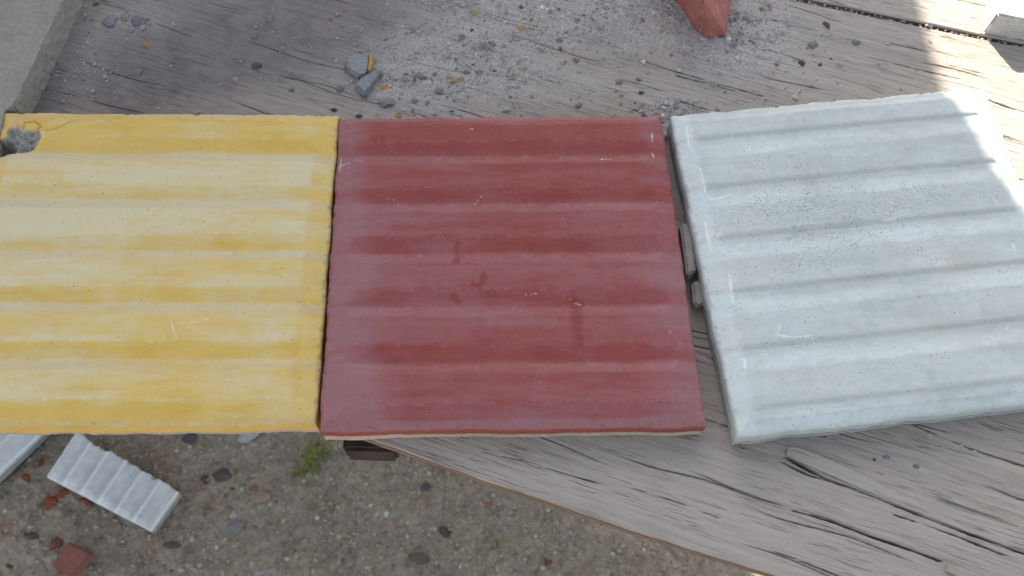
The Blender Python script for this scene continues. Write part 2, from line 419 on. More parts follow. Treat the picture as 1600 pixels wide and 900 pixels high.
    for j, fz in enumerate((0.0, 0.4, 0.8, 1.0)):
        r = 0.9975 + 0.004 * (fbm(ssp * 0.07 + j * 5, ssp * 0 + j, seed + 41, 4) - 0.5) - 0.004 * (fz == 1.0)
        zz = L0[:, 2] * (1 - fz) + (z - thick) * fz + (0.0 if fz in (0, 1.0) else 0.0008) * (fbm(ssp * 0.09, ssp * 0 + j, seed + 43, 3) - 0.5)
        rows.append(np.stack([cx + (lx - cx) * r, cy + (ly - cy) * r, zz], -1))
    Fb = []; 
    for j in range(len(rows) - 1):
        a = j * n + np.arange(n); b = a + n
        Fb.append(np.stack([a, b, np.roll(b, -1), np.roll(a, -1)], 1))
    VV = np.concatenate(rows + [np.array([[cx, cy, z - thick]])]); c = len(VV) - 1
    a = (len(rows) - 1) * n + np.arange(n)
    Fb.append(np.stack([a, np.roll(a, -1), np.full(n, c), np.full(n, c)], 1)[:, [0, 1, 2, 2]])
    quads = np.concatenate(Fb[:-1])
    me = bpy.data.meshes.new('mortar_backing')
    tris = [(int(p), int(c), int(q)) for p, q in zip(a, np.roll(a, -1))]
    me.from_pydata(VV.tolist(), [], [tuple(f) for f in quads.tolist()] + tris); me.materials.append(basemat)
    me.polygons.foreach_set('use_smooth', np.full(len(me.polygons), True, bool))
    link('mortar_backing', me, e)
    return e

zc = TP + 0.0045
def W(pts, z=zc): return [at(x, y, z) for x, y in pts]
def blob(X, Y, px, py, rx, ry, z=zc):
    c = at(px, py, z); sx = np.linalg.norm(at(px + rx, py, z) - c); sy = np.linalg.norm(at(px, py + ry, z) - c)
    return np.exp(-(((X - c[0]) / sx) ** 2 + ((Y - c[1]) / sy) ** 2))

def paint_yellow(U, V, X, Y, Z, A, du, dv, P):
    streak = fbm(U * 5, V * 55, 101, 4); big = fbm(U * 3, V * 6, 111, 3); fine = fbm(U * 30, V * 60, 121, 3)
    ph = (V - 0.022) % (1 / 6.0)
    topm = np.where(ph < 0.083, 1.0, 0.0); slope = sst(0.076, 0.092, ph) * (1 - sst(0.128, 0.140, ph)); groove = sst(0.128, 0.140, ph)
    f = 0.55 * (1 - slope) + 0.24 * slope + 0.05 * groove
    f = f + (streak - 0.5) * 0.85 + (big - 0.5) * 1.0 + (fine - 0.5) * 0.5
    band = lambda a, b: sst(a - .015, a + .015, V) * (1 - sst(b - .015, b + .015, V))
    f += 0.30 * band(0.17, 0.45) + 0.12 * band(0.45, 0.62) - 0.28 * band(0.03, 0.165) - 0.10 * band(0.68, 0.86) + 0.05 * band(0.87, 0.96)
    f += 0.35 * blob(X, Y, 100, 350, 170, 60) + 0.3 * blob(X, Y, 60, 420, 90, 30) + 0.3 * blob(X, Y, 420, 545, 60, 40) - 0.35 * blob(X, Y, 300, 655, 400, 9) + 0.25 * blob(X, Y, 430, 265, 120, 16)
    # ends of the ribs stay saturated
    rim = 1 - sst(0.010, 0.0138, du)
    f = f * (1 - 0.55 * rim)
    f -= 0.6 * sst(0.985, 0.995, V)
    A['film'][:] = np.clip(f, 0, 1)
    A['pit'][:] = 0.05
    s = np.zeros(U.shape)
    for pts, w in (([(253, 510), (258, 538)], .0007), ([(268, 505), (277, 532)], .0007), ([(262, 498), (290, 506), (325, 498)], .0006),
                   ([(470, 333), (490, 333)], .0004), ([(469, 362), (488, 366)], .0011), ([(470, 408), (484, 416)], .0009), ([(308, 215), (335, 206)], .0008), ([(120, 288), (150, 278)], .0008)):
        s = np.maximum(s, (1 - sst(w * 0.05, w * 0.55, dpoly(X, Y, W(pts)) + 0.0008 * (fine - 0.5))) * 0.65)
    A['scratch'][:] = s * sst(0.35, 0.65, fbm(U * 60, V * 60, 131, 2) + 0.05)
    # broken corner
    hole = [(8, 203), (14, 198), (30, 198), (34, 205), (62, 206), (66, 212), (60, 226), (47, 236), (34, 238), (12, 241), (-6, 246), (-30, 240), (-30, 215), (8, 212)]
    hp = W(hole, TP + 0.0035)
    d = dpoly(X, Y, hp, True); ins = inside(X, Y, hp)
    sd_ = np.where(ins, d, -d) + 0.0010 * (fbm(X * 500, Y * 500, 141, 3) - 0.5)
    m = sst(-0.0002, 0.0006, sd_)
    rough = fbm(X * 350, Y * 350, 151, 4) - 0.5
    dep = 0.0030 * sst(0, 0.004, sd_) + 0.0012 + 0.007 * rough
    dep = dep + 0.012 * blob(X, Y, -2, 226, 14, 9)
    Z = np.where(ins, Z - m * np.maximum(dep, 0.0006), Z)
    A['chip'][:] = m
    # hairline crack running from the chip and crazed flakes beside it
    ck = dpoly(X, Y, W([(70, 204), (82, 203), (95, 198), (108, 191), (124, 186)]))
    ck2 = np.minimum(dpoly(X, Y, W([(38, 205), (40, 194), (56, 192), (64, 199), (58, 206)], TP + .0035)), dpoly(X, Y, W([(28, 196), (38, 203)], TP + .0035)))
    g1 = 1 - sst(0.00012, 0.0005, ck); g2 = 1 - sst(0.0003, 0.0009, ck2)
    Z = Z - 0.0006 * g1 - 0.0011 * g2 * (1 - m)
    flake = inside(X, Y, W([(38, 205), (40, 194), (56, 192), (64, 199), (58, 206)], TP + .0035))
    Z = np.where(flake & (m < 0.2), Z + 0.0006, Z)
    A['stain_shade'][:] = np.clip(0.38 * groove * (0.5 + big) * (1 - m) + 0.35 * g1 + 0.35 * g2 * (1 - m) + 0.5 * blob(X, Y, 20, 190, 14, 12) * (1 - m), 0, 1)  # grooves toned grey-tan as painted shade; cracks and corner are stains
    return Z
def paint_red(U, V, X, Y, Z, A, du, dv, P):
    streak = fbm(U * 4, V * 45, 201, 4); big = fbm(U * 4, V * 5, 211, 3); fine = fbm(U * 45, V * 60, 221, 3)
    ph = (V - 0.022) % (1 / 6.0)
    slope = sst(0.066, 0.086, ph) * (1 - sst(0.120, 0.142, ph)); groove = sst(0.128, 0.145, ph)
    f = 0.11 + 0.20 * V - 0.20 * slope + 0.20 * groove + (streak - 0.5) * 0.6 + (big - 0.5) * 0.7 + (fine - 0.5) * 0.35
    f += 0.75 * (1 - sst(0.006, 0.022 + 0.02 * V, du)) * np.where(U < 0.5, 1.0, 0.6)
    f += 0.5 * blob(X, Y, 560, 420, 60, 130) * np.where(slope > 0.5, 0.3, 1) + 0.5 * blob(X, Y, 560, 620, 60, 60) + 0.35 * sst(0.9, 0.97, V) + 0.3 * blob(X, Y, 700, 480, 90, 50) + 0.3 * blob(X, Y, 690, 385, 40, 12) + 0.25 * blob(X, Y, 860, 500, 160, 10)
    f -= 0.28 * blob(X, Y, 800, 215, 220, 30) + 0.3 * blob(X, Y, 640, 290, 70, 30) + 0.2 * blob(X, Y, 980, 560, 120, 18)
    f += 0.35 * (1 - sst(0.003, 0.006, dv))
    wet = np.zeros(U.shape)
    for pts, w in (([(715, 378), (714, 408)], .0022), ([(755, 428), (750, 446), (740, 443)], .0024), ([(900, 470), (904, 535)], .0042), ([(893, 468), (903, 474)], .004), ([(708, 460), (716, 470)], .0018)):
        wet = np.maximum(wet, 1 - sst(w * 0.2, w * 1.3, dpoly(X, Y, W(pts)) + 0.0030 * (fbm(X * 300, Y * 300, 261, 3) - 0.5)))
    A['film'][:] = np.clip(f * (1 - 0.8 * wet), 0, 1); A['wet'][:] = wet * 0.45
    A['pit'][:] = 0.12 * (1 - sst(0.02, 0.05, du)) + 0.1 * sst(0.8, 0.95, V) + 0.03
    s = np.zeros(U.shape)
    for pts, w in (([(891, 466), (897, 468)], .0011), ([(900, 472), (906, 474)], .0009), ([(1020, 237), (1022, 243)], .0007), ([(1047, 516), (1049, 520)], .0008), ([(528, 254), (545, 252)], .0004), ([(556, 250), (566, 250)], .0005),
                   ([(532, 240), (529, 262)], .0004), ([(820, 460), (838, 458)], .0005), ([(940, 248), (954, 247)], .0005), ([(1019, 205), (1021, 222)], .0005), ([(740, 318), (755, 302)], .0003), ([(605, 308), (620, 311)], .0003), ([(730, 205), (738, 200)], .0008)):
        s = np.maximum(s, 1 - sst(w * 0.1, w * 0.8, dpoly(X, Y, W(pts)) + 0.0008 * (fbm(X * 900, Y * 900, 231, 2) - 0.5)))
    A['scratch'][:] = s * 0.7 * sst(0.3, 0.6, fbm(U * 70, V * 70, 233, 2))
    ck = np.minimum(dpoly(X, Y, W([(695, 452), (712, 448), (742, 446)])), dpoly(X, Y, W([(676, 343), (690, 340), (712, 338)])))
    ck = np.minimum(ck, dpoly(X, Y, W([(830, 542), (860, 545), (905, 543)])))
    g1 = (1 - sst(0.0001, 0.0006, ck + 0.0006 * (fbm(X * 300, Y * 300, 241, 2) - 0.5)))
    Z = Z - 0.0002 * g1; A['pit'][:] = np.clip(A['pit'] + 0.8 * g1, 0, 1)
    Z = Z - 0.0005 * sst(0.55, 0.7, fbm(X * 260, Y * 260, 251, 3)) * (1 - sst(0.002, 0.004, dv))
    return Z
def paint_grey(U, V, X, Y, Z, A, du, dv, P):
    big = fbm(U * 5, V * 6, 301, 4); fine = fbm(U * 50, V * 60, 311, 3); streak = fbm(U * 4, V * 40, 321, 4)
    ph = (V - 0.010) % (1 / 6.0)
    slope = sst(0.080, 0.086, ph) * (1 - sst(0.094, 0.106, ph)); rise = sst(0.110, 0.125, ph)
    f = 0.34 + 0.20 * rise + (big - 0.5) * 1.0 + (fine - 0.5) * 0.6 + (streak - 0.5) * 0.4 - 0.1 * slope  # rising sides paler, slopes duller: skylight on the ribs painted in
    f += 0.5 * (1 - sst(0.008, 0.0135, du))
    A['film'][:] = np.clip(f, 0, 1)
    A['stain_shade'][:] = np.clip(0.55 * slope * sst(0.30, 0.60, fine * .5 + streak * .5) + 0.55 * blob(X, Y, 1500, 405, 45, 22) + 0.5 * blob(X, Y, 1490, 505, 60, 22) + 0.3 * blob(X, Y, 1585, 490, 22, 40) + 0.22 * sst(0.5, 0.75, big) * (ph < 0.083), 0, 0.75)  # rib slopes darkened as painted shade; brown patches are real stains
    A['pit'][:] = np.clip(0.95 * blob(X, Y, 1270, 340, 120, 75) + 0.5 * blob(X, Y, 1420, 300, 120, 60) + 0.25 * sst(0.5, 0.7, big), 0, 1)
    s = np.zeros(U.shape)
    for pts, w in (([(1219, 507), (1215, 523), (1240, 526), (1268, 524), (1272, 530)], .0006), ([(1382, 343), (1398, 341), (1411, 335)], .0006), ([(1390, 315), (1402, 318)], .0005),
                   ([(1550, 305), (1560, 318)], .0005), ([(1580, 505), (1574, 512)], .0006), ([(1584, 380), (1586, 392)], .0006), ([(1087, 256), (1096, 262), (1104, 300), (1112, 309), (1122, 308), (1145, 301)], .0006),
                   ([(1103, 345), (1112, 388)], .0013), ([(1140, 428), (1146, 470)], .0012), ([(1073, 195), (1078, 225)], .0011), ([(1164, 560), (1166, 572)], .001)):
        s = np.maximum(s, (1 - sst(w * 0.2, w * 0.9, dpoly(X, Y, W(pts)) + 0.0008 * (fine - 0.5))))
    for b in ((1120, 365, 14, 20), (1080, 212, 10, 10), (1142, 450, 10, 22), (1395, 265, 20, 5), (1460, 405, 25, 12)):
        s = np.maximum(s, 0.7 * blob(X, Y, *b) * sst(0.48, 0.62, fbm(X * 1200, Y * 1200, 341, 3)))
    A['scratch'][:] = s * 0.8
    Z = Z - 0.0003 * sst(0.62, 0.74, fbm(X * 1300, Y * 1800, 331, 1)) * A['pit']
    # small ragged losses along the left edge
    return Z

q_y = [at(5, 175, TP), at(529, 180, TP), at(492, 661, TP)]
q_y.append(np.array([*(q_y[0][:2] + (q_y[2][:2] - q_y[1][:2]) * 1.02), TP]))
q_y[3][1] = at(0, 664, TP)[1] + (q_y[3][0] - at(0, 664, TP)[0]) * 0.04
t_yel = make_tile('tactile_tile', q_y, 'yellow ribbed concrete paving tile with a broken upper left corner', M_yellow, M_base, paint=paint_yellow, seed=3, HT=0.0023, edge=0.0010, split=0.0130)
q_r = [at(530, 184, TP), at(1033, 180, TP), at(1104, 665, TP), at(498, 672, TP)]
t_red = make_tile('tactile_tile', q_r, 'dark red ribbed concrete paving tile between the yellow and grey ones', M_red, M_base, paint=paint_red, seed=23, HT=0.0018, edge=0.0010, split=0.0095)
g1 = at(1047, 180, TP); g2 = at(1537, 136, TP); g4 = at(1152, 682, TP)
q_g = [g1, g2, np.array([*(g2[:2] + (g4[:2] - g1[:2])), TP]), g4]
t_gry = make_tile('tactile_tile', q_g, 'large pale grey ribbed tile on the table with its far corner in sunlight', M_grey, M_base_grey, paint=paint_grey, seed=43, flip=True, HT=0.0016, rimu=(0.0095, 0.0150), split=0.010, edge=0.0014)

# ------------------------------------------------------------------ table
ANG = math.radians(-17.2); gs = np.array([math.cos(ANG), math.sin(ANG)]); gt = np.array([-gs[1], gs[0]])
E0 = at(600, 692)[:2]
def to_st(P): P = np.asarray(P)[..., :2] - E0; return P @ gs, P @ gt
edge_px = [(571, 684), (600, 693), (680, 722), (760, 752), (870, 789), (1000, 833), (1100, 865), (1200, 896)]
es, et = to_st(np.array([at(*p) for p in edge_px]))
joint_px = [(1250, 0), (1330, 18), (1440, 40), (1520, 56), (1600, 72)]
js, jt = to_st(np.array([at(*p) for p in joint_px]))
jp = np.polyfit(js, jt, 1)
def t_edge(s): return np.interp(s, [-1.0, *es, 0.9], [et[0] + 0.002, *et, et[-1] + 0.01]) + 0.0008 * (fbm(np.asarray(s) * 90 + 100, np.asarray(s) * 0, 401, 3) - 0.5)
def t_joint(s): return jp[0] * s + jp[1] + 0.0006 * (fbm(np.asarray(s) * 60 + 100, np.asarray(s) * 0, 402, 3) - 0.5)

tbl = empty('work_table', (0.1, 0.5, 0.0), 'weathered grey wooden work table top under the tiles', 'table')
# cracks: (polyline in photo pixels, width m, depth m)
CR = [([(1232, 716), (1262, 733), (1290, 748), (1330, 762), (1400, 790), (1470, 818), (1560, 850), (1640, 880)], .0011, .004),
      ([(1222, 722), (1262, 742), (1320, 760)], .0007, .002),
      ([(1420, 660), (1470, 682), (1520, 702), (1600, 728), (1660, 750)], .0007, .0025),
      ([(1240, 798), (1300, 815), (1360, 838), (1420, 858), (1470, 877)], .0009, .002),
      ([(1400, 805), (1440, 818), (1500, 840), (1570, 868)], .0005, .0015),
      ([(1190, 855), (1240, 872), (1310, 900)], .0004, .0012),
      ([(1010, 97), (1040, 108), (1090, 122), (1130, 134), (1190, 150)], .0005, .0010), ([(1060, 119), (1100, 130), (1145, 142)], .0006, .0010),
      ([(1060, 158), (1085, 166), (1105, 172)], .0006, .0012), ([(1205, 32), (1240, 42), (1275, 49)], .0006, .0010), ([(1195, 78), (1230, 88), (1260, 98)], .0004, .0008),
      ([(1360, 90), (1430, 107), (1500, 124)], .0004, .001), ([(1430, 150), (1480, 162)], .0004, .001), ([(1545, 265), (1600, 282)], .0005, .001), ([(1540, 155), (1600, 176)], .0006, .0012),
      ([(1480, 42 + 60), (1540, 116)], .0004, .0008), ([(1330, 255 + 0), (1335, 256)], .0003, .0005),
      ([(985, 170), (1005, 176)], .0007, .001), ([(560, 707), (700, 726)], .0003, .0005), ([(820, 722), (900, 745), (960, 762)], .0004, .0006), ([(780, 712), (850, 727)], .0004, .0006),
      ([(1075, 645), (1140, 668), (1200, 690)], .0004, .0006), ([(980, 760), (1060, 785), (1120, 808)], .0004, .0007), ([(1125, 665), (1160, 700)], .0003, .0003)]
def board(name, S, T0f, T1f, tn, label=None, zoff=0.0, front=False):
    """S: stations along the grain; T0f,T1f: edge curves"""
    w = tn
    Sg, Wg = np.meshgrid(S, w)
    T0, T1 = T0f(S)[None, :], T1f(S)[None, :]
    Tg = T0 * (1 - Wg) + T1 * Wg
    X = E0[0] + Sg * gs[0] + Tg * gt[0]; Y = E0[1] + Sg * gs[1] + Tg * gt[1]
    wav = 0.0025 * (fbm(Sg * 5 + 30, Tg * 5 + 30, 411, 3) - 0.5)
    Tw = Tg + wav
    fl = fbm(Sg * 34 + 50, Tw * 640 + 50, 421, 2); fl2 = fbm(Sg * 9 + 80, Tw * 130 + 80, 431, 3)
    Z = 0.0003 * (fl - 0.5) + 0.0007 * (fl2 - 0.5) - 0.0004 * sst(0.62, 0.78, fl)
    crack = 0.0 * fl
    # dust heap around the rubble hides the grain
    dust = np.zeros(X.shape)
    for b in DUST: dust += b[4] * blob(X, Y, b[0], b[1], b[2], b[3], TBL)
    dn = fbm(X * 90, Y * 90, 441, 4)
    dust = np.clip(dust * (0.45 + 1.1 * dn), 0, 1)
    damp = np.zeros(X.shape)
    for b in DAMP: damp += b[4] * blob(X, Y, b[0], b[1], b[2], b[3], TBL)
    damp = np.clip(damp * (0.5 + fbm(X * 25, Y * 25, 451, 4)), 0, 0.9)
    crack = crack * (1 - 0.8 * dust) * (1 - 0.5 * damp)
    rg = np.random.default_rng(5)
    # drying checks, many and short
    for k in range(150):
        s0 = rg.uniform(-0.35, 0.5); t0 = rg.uniform(0.0, 0.42); L = rg.uniform(0.008, 0.05); wd = rg.uniform(.0002, .0004)
        sel = (np.abs(Sg - s0) < L) & (np.abs(Tw - t0) < 0.004)
        if not sel.any(): continue
        tt = t0 + 0.0012 * np.sin((Sg[sel] - s0) * 80 + k); m = (1 - sst(wd * .6, wd * 1.5, np.abs(Tw[sel] - tt))) * (1 - sst(L * .5, L, np.abs(Sg[sel] - s0)))
        Z[sel] -= 0.0008 * m; crack[sel] = np.maximum(crack[sel], m * 0.8 * (1 - dust[sel]))
    for pts, wd, dep in CR:
        P = [at(*p) for p in pts]
        x0, x1 = min(p[0] for p in P) - .01, max(p[0] for p in P) + .01; y0, y1 = min(p[1] for p in P) - .01, max(p[1] for p in P) + .01
        sel = (X > x0) & (X < x1) & (Y > y0) & (Y < y1)
        if not sel.any(): continue
        d = dpoly(X[sel], Y[sel], P) + 0.0005 * (fbm(X[sel] * 200, Y[sel] * 200, 461, 2) - 0.5)
        m = 1 - sst(wd * .25, wd * .85, d + wd * 1.3 * (fbm(X[sel] * 70, Y[sel] * 70, 463, 3) - 0.42))
        Z[sel] -= dep * m; crack[sel] = np.maximum(crack[sel], m)
    Z = Z + 0.0010 * dust * (0.4 + dn)
    fresh = np.clip(sst(0.66, 0.72, fbm(Sg * 12 + 5, Tg * 160 + 5, 471, 2)) * 0.35 * blob(X, Y, 1500, 760, 160, 60, TBL), 0, 1)
    nt = len(w); ns = len(S); Z = Z + TBL + zoff
    Z[0, :] -= 0.0008; Z[-1, :] -= 0.0008
    V = [np.stack([X, Y, Z], -1).reshape(-1, 3)]
    st = np.stack([Sg + 3, Tg + 3 + zoff * 50, 0 * Sg], -1).reshape(-1, 3)
    o = npmesh(name, V[0], grid_faces(nt, ns), M_wood, tbl, {'st': st, 'crack': crack.ravel(), 'dust': dust.ravel(), 'damp': damp.ravel(), 'fresh': fresh.ravel()})
    if label: o['label'] = label
    # sides and underside
    th = 0.0075 if front else 0.018
    A0 = np.stack([X[0], Y[0], Z[0]], -1); A1 = np.stack([X[-1], Y[-1], Z[-1]], -1)
    n = ns; dn_ = np.array([0, 0, th])
    rg2 = 0.0006 * (fbm(S * 150, S * 0, 481, 3) - 0.5)[:, None] * np.array([gt[0], gt[1], 0])
    Vs = np.concatenate([A0, A0 - dn_ * .5 - rg2, A0 - dn_, A1 - dn_, A1 - dn_ * .5, A1])
    Fs = []
    for j in range(5):
        a = j * n + np.arange(n - 1); Fs.append(np.stack([a, a + n, a + n + 1, a + 1], 1))
    npmesh('board_edge', Vs, np.concatenate(Fs), M_ply, o)
    return o
# px, py, rx, ry, weight
DUST = [(740, 75, 150, 60, .9), (640, 130, 90, 45, .9), (860, 20, 150, 35, .9), (1000, 20, 130, 45, .9), (1110, 60, 110, 50, .9), (1180, 20, 70, 50, .7), (1150, 100, 90, 35, .45),
        (1045, 168, 50, 16, .8), (700, 130, 120, 40, .6), (110, 90, 60, 60, .35), (200, 35, 60, 30, .5), (1030, 190, 20, 30, .7), (1300, 80, 150, 70, .2), (880, 130, 120, 50, .25)]
DAMP = [(300, 80, 260, 120, .8), (170, 150, 120, 50, .6), (480, 20, 160, 80, .6), (940, 50, 60, 16, .6), (1010, 95, 90, 18, .35), (70, 140, 40, 80, .6), (600, 40, 80, 60, .2), (880, 180, 180, 20, .2)]
Sv = np.concatenate([np.linspace(-0.75, -0.36, 30), np.arange(-0.355, 0.42, 0.0022), np.linspace(0.425, 0.75, 30)])
wv = np.linspace(0, 1, 900)
front = board('front_board', Sv, t_edge, lambda s: t_joint(s) - 0.0012, wv, front=True)
rear = board('middle_board', Sv, lambda s: t_joint(s) + 0.0018, lambda s: t_joint(s) + 0.22, np.concatenate([np.linspace(0, .45, 150), np.linspace(.46, 1, 40)]), zoff=0.0012)
rear2 = board('back_board', np.linspace(-0.75, 0.75, 200), lambda s: t_joint(s) + 0.223, lambda s: t_joint(s) + 0.42, np.linspace(0, 1, 120), zoff=0.0004)
# battens under the joint and frame
def st_w(s, t, z): p = E0 + s * gs + t * gt; return (p[0], p[1], z)
jm = float(jp[1])
box('batten', st_w(0, jm + 0.0, TBL - 0.030), (1.4, 0.06, 0.020), M_darkwood, tbl, ANG + jp[0])
bc = at(578, 708, TBL - 0.030)
bl = 0.62
for bx in (float(bc[0]), 0.52, -0.52):
    y0 = float(bc[1]) if bx == float(bc[0]) else (0.30 if bx < 0 else 0.12)
    box('support_beam', (bx, y0 + bl / 2 + (0.06 if bx != float(bc[0]) else 0), TBL - 0.036), (0.030, bl, 0.022), M_darkwood, tbl, 0)
for lx_, ly_ in ((-0.52, 0.95), (0.60, 0.30), (-0.02, 0.80), (0.60, 0.72)):
    box('leg', (lx_, ly_, (TBL - 0.085) / 2 - 0.005), (0.06, 0.06, TBL - 0.085 + 0.01), M_darkwood, tbl)

# raised splinter
def splinter(px, w0, z1, name='splinter'):
    P = [at(*p) for p in px]; V = []; n = len(P)
    for i, p in enumerate(P):
        f = 1 - i / (n - 1); lift = 0.0022 * f ** 1.3 + 0.0005
        wd = w0[i]
        for k, (dw, dz) in enumerate(((0, -0.0010), (0, 0), (wd, 0.0002), (wd, -0.0012))):
            V.append((p[0] + gt[0] * dw, p[1] + gt[1] * dw, TBL + lift + dz))
    F = []
    for i in range(n - 1):
        for k in range(4):
            a = i * 4 + k; b = i * 4 + (k + 1) % 4; F.append((a, b, b + 4, a + 4))
    F.append((3, 2, 1, 0)); F.append(tuple((n - 1) * 4 + k for k in range(4)))
    V = np.array(V); s, t = to_st(V)
    me = bpy.data.meshes.new(name); me.from_pydata(V.tolist(), [], F); me.materials.append(M_wood)
    a = me.attributes.new('st', 'FLOAT_VECTOR', 'POINT'); a.data.foreach_set('vector', np.stack([s + 3, t + 3, 0 * s], -1).astype(np.float32).ravel())
    link(name, me, front)
splinter([(1227, 713), (1245, 722), (1275, 734), (1310, 749), (1350, 766), (1400, 787), (1460, 811), (1520, 834)], [.0045, .007, .0075, .0075, .007, .006, .004, .001], 0)
splinter([(1475, 893), (1500, 903), (1540, 915)], [.003, .005, .001], 0)
splinter([(1462, 775), (1500, 790), (1545, 806), (1590, 822)], [.001, .0025, .002, .0006], 0)

# ------------------------------------------------------------------ slabs and fragments on the table
def slab(name, top, z0, z1, mat, label, cat, sub=3, nz=0.0008, spread=0.0, bev=0.0012, seed=1, face_nz=1.0, mats=None, parent=None, grp=None):
    """top: list of world xy (ccw or cw) at z1; chunky broken piece with its real height"""
    bm = bmesh.new(); c = np.mean([np.asarray(p)[:2] for p in top], 0)
    P = [np.asarray(p)[:2] for p in top]
    ar = sum(a[0] * b[1] - b[0] * a[1] for a, b in zip(P, P[1:] + P[:1]))
    if ar < 0: P = P[::-1]
    tv = [bm.verts.new((p[0], p[1], z1)) for p in P]
    bv = [bm.verts.new((*(c + (p - c) * (1 + spread)), z0)) for p in P]
    n = len(P)
    bm.faces.new(tv); bm.faces.new(bv[::-1])
    for i in range(n): bm.faces.new((bv[i], bv[(i + 1) % n], tv[(i + 1) % n], tv[i]))
    bmesh.ops.bevel(bm, geom=bm.edges[:], offset=bev, segments=2, affect='EDGES')
    bmesh.ops.triangulate(bm, faces=bm.faces[:])
    for _ in range(sub):
        L = max((e.calc_length() for e in bm.edges), default=0)
        es_ = [e for e in bm.edges if e.calc_length() > max(L * 0.5, 0.0012)]
        if not es_: break
        bmesh.ops.subdivide_edges(bm, edges=es_, cuts=1)
        bmesh.ops.triangulate(bm, faces=bm.faces[:])
    bm.normal_update()
    for v in bm.verts:
        d = mn.noise(v.co * 180 + Vector((seed, 0, 0))) * nz + mn.noise(v.co * 600 + Vector((seed, 3, 0))) * nz * 0.5
        k = face_nz if v.normal.z > 0.9 else 1.0
        if v.co.z < z0 + 0.0003: continue
        v.co += v.normal * d * k
    loc = Vector((c[0], c[1], z0))
    for v in bm.verts: v.co -= loc
    me = bpy.data.meshes.new(name); bm.to_mesh(me); bm.free(); me.materials.append(mat)
    for p in me.polygons: p.use_smooth = True
    me.set_sharp_from_angle(angle=math.radians(40))
    o = bpy.data.objects.new(name, me); COL.objects.link(o); o.location = loc
    if parent is None: tag(o, label, cat, grp)
    return o

ztl = TBL + 0.020
slab('concrete_slab', [at(112, -28, ztl), at(33, 138, ztl), at(21, 166, ztl), at(4, 169, ztl), at(-9, 262, ztl), at(-260, 330, ztl), at(-260, -130, ztl), at(160, -130, ztl)], TBL, ztl, M_concrete,
     'plain rough concrete slab behind the yellow tile at the left', 'slab', sub=7, nz=0.0009, seed=5)
zb = TBL + 0.020
slab('concrete_block', [at(1558, 22, zb), at(1566, -60, zb), at(1760, -60, zb), at(1760, 50, zb), at(1600, 28, zb)], TBL + 0.0013, zb, M_concrete2,
     'pale concrete block catching the sun beyond the grey tile', 'block', sub=7, nz=0.0010, seed=9, spread=0.02)
zf = TBL + 0.011
slab('tile_fragment', [at(1063, 350, zf), at(1076, 347, zf), at(1084, 375, zf), at(1088, 424, zf), at(1073, 430, zf)], TBL + 0.0002, zf, M_concrete,
     'long grey fragment in the gap between red and grey tiles', 'fragment', nz=0.0006, seed=12)
slab('tile_fragment', [at(1081, 440, zf - .003), at(1094, 437, zf - .003), at(1102, 470, zf - .003), at(1094, 480, zf - .003), at(1084, 474, zf - .003)], TBL + 0.0002, zf - .003, M_concrete,
     'small dusty fragment nearest the viewer in the gap beside the grey tile', 'fragment', nz=0.0006, seed=14)
z5 = TBL + 0.006
fr = slab('tile_fragment', [at(541, 84, z5), at(577, 82, z5), at(579, 92, z5), at(576, 108, z5), at(568, 112, z5), at(561, 118, z5), at(541, 106, z5)], TBL, z5, MST['grey'],
     'grey mortar chunk with a yellow edge behind the yellow tile', 'fragment', nz=0.0006, seed=17, spread=0.05, sub=4)
yl = slab('yellow_edge', [at(579, 83, z5 + .0005), at(583, 86, z5 + .0005), at(583, 97, z5 + .0005), at(578, 110, z5 + .0005), at(575, 110, z5 + .0005), at(576, 97, z5 + .0005)], TBL + .0005, z5 + .0006, MST['yellow'], '', '', parent=fr, bev=0.0004, sub=2, nz=0.0004)
mw = yl.location.copy(); yl.parent = fr; yl.location = mw - fr.location
z5 = TBL + 0.005
slab('tile_fragment', [at(575, 112, z5), at(590, 105, z5), at(596, 108, z5), at(588, 122, z5), at(570, 147, z5), at(552, 131, z5), at(566, 124, z5)], TBL, z5, MST['bluegrey'],
     'blue grey wedge shaped shard touching the larger mortar chunk', 'fragment', nz=0.0004, seed=19, spread=0.08)

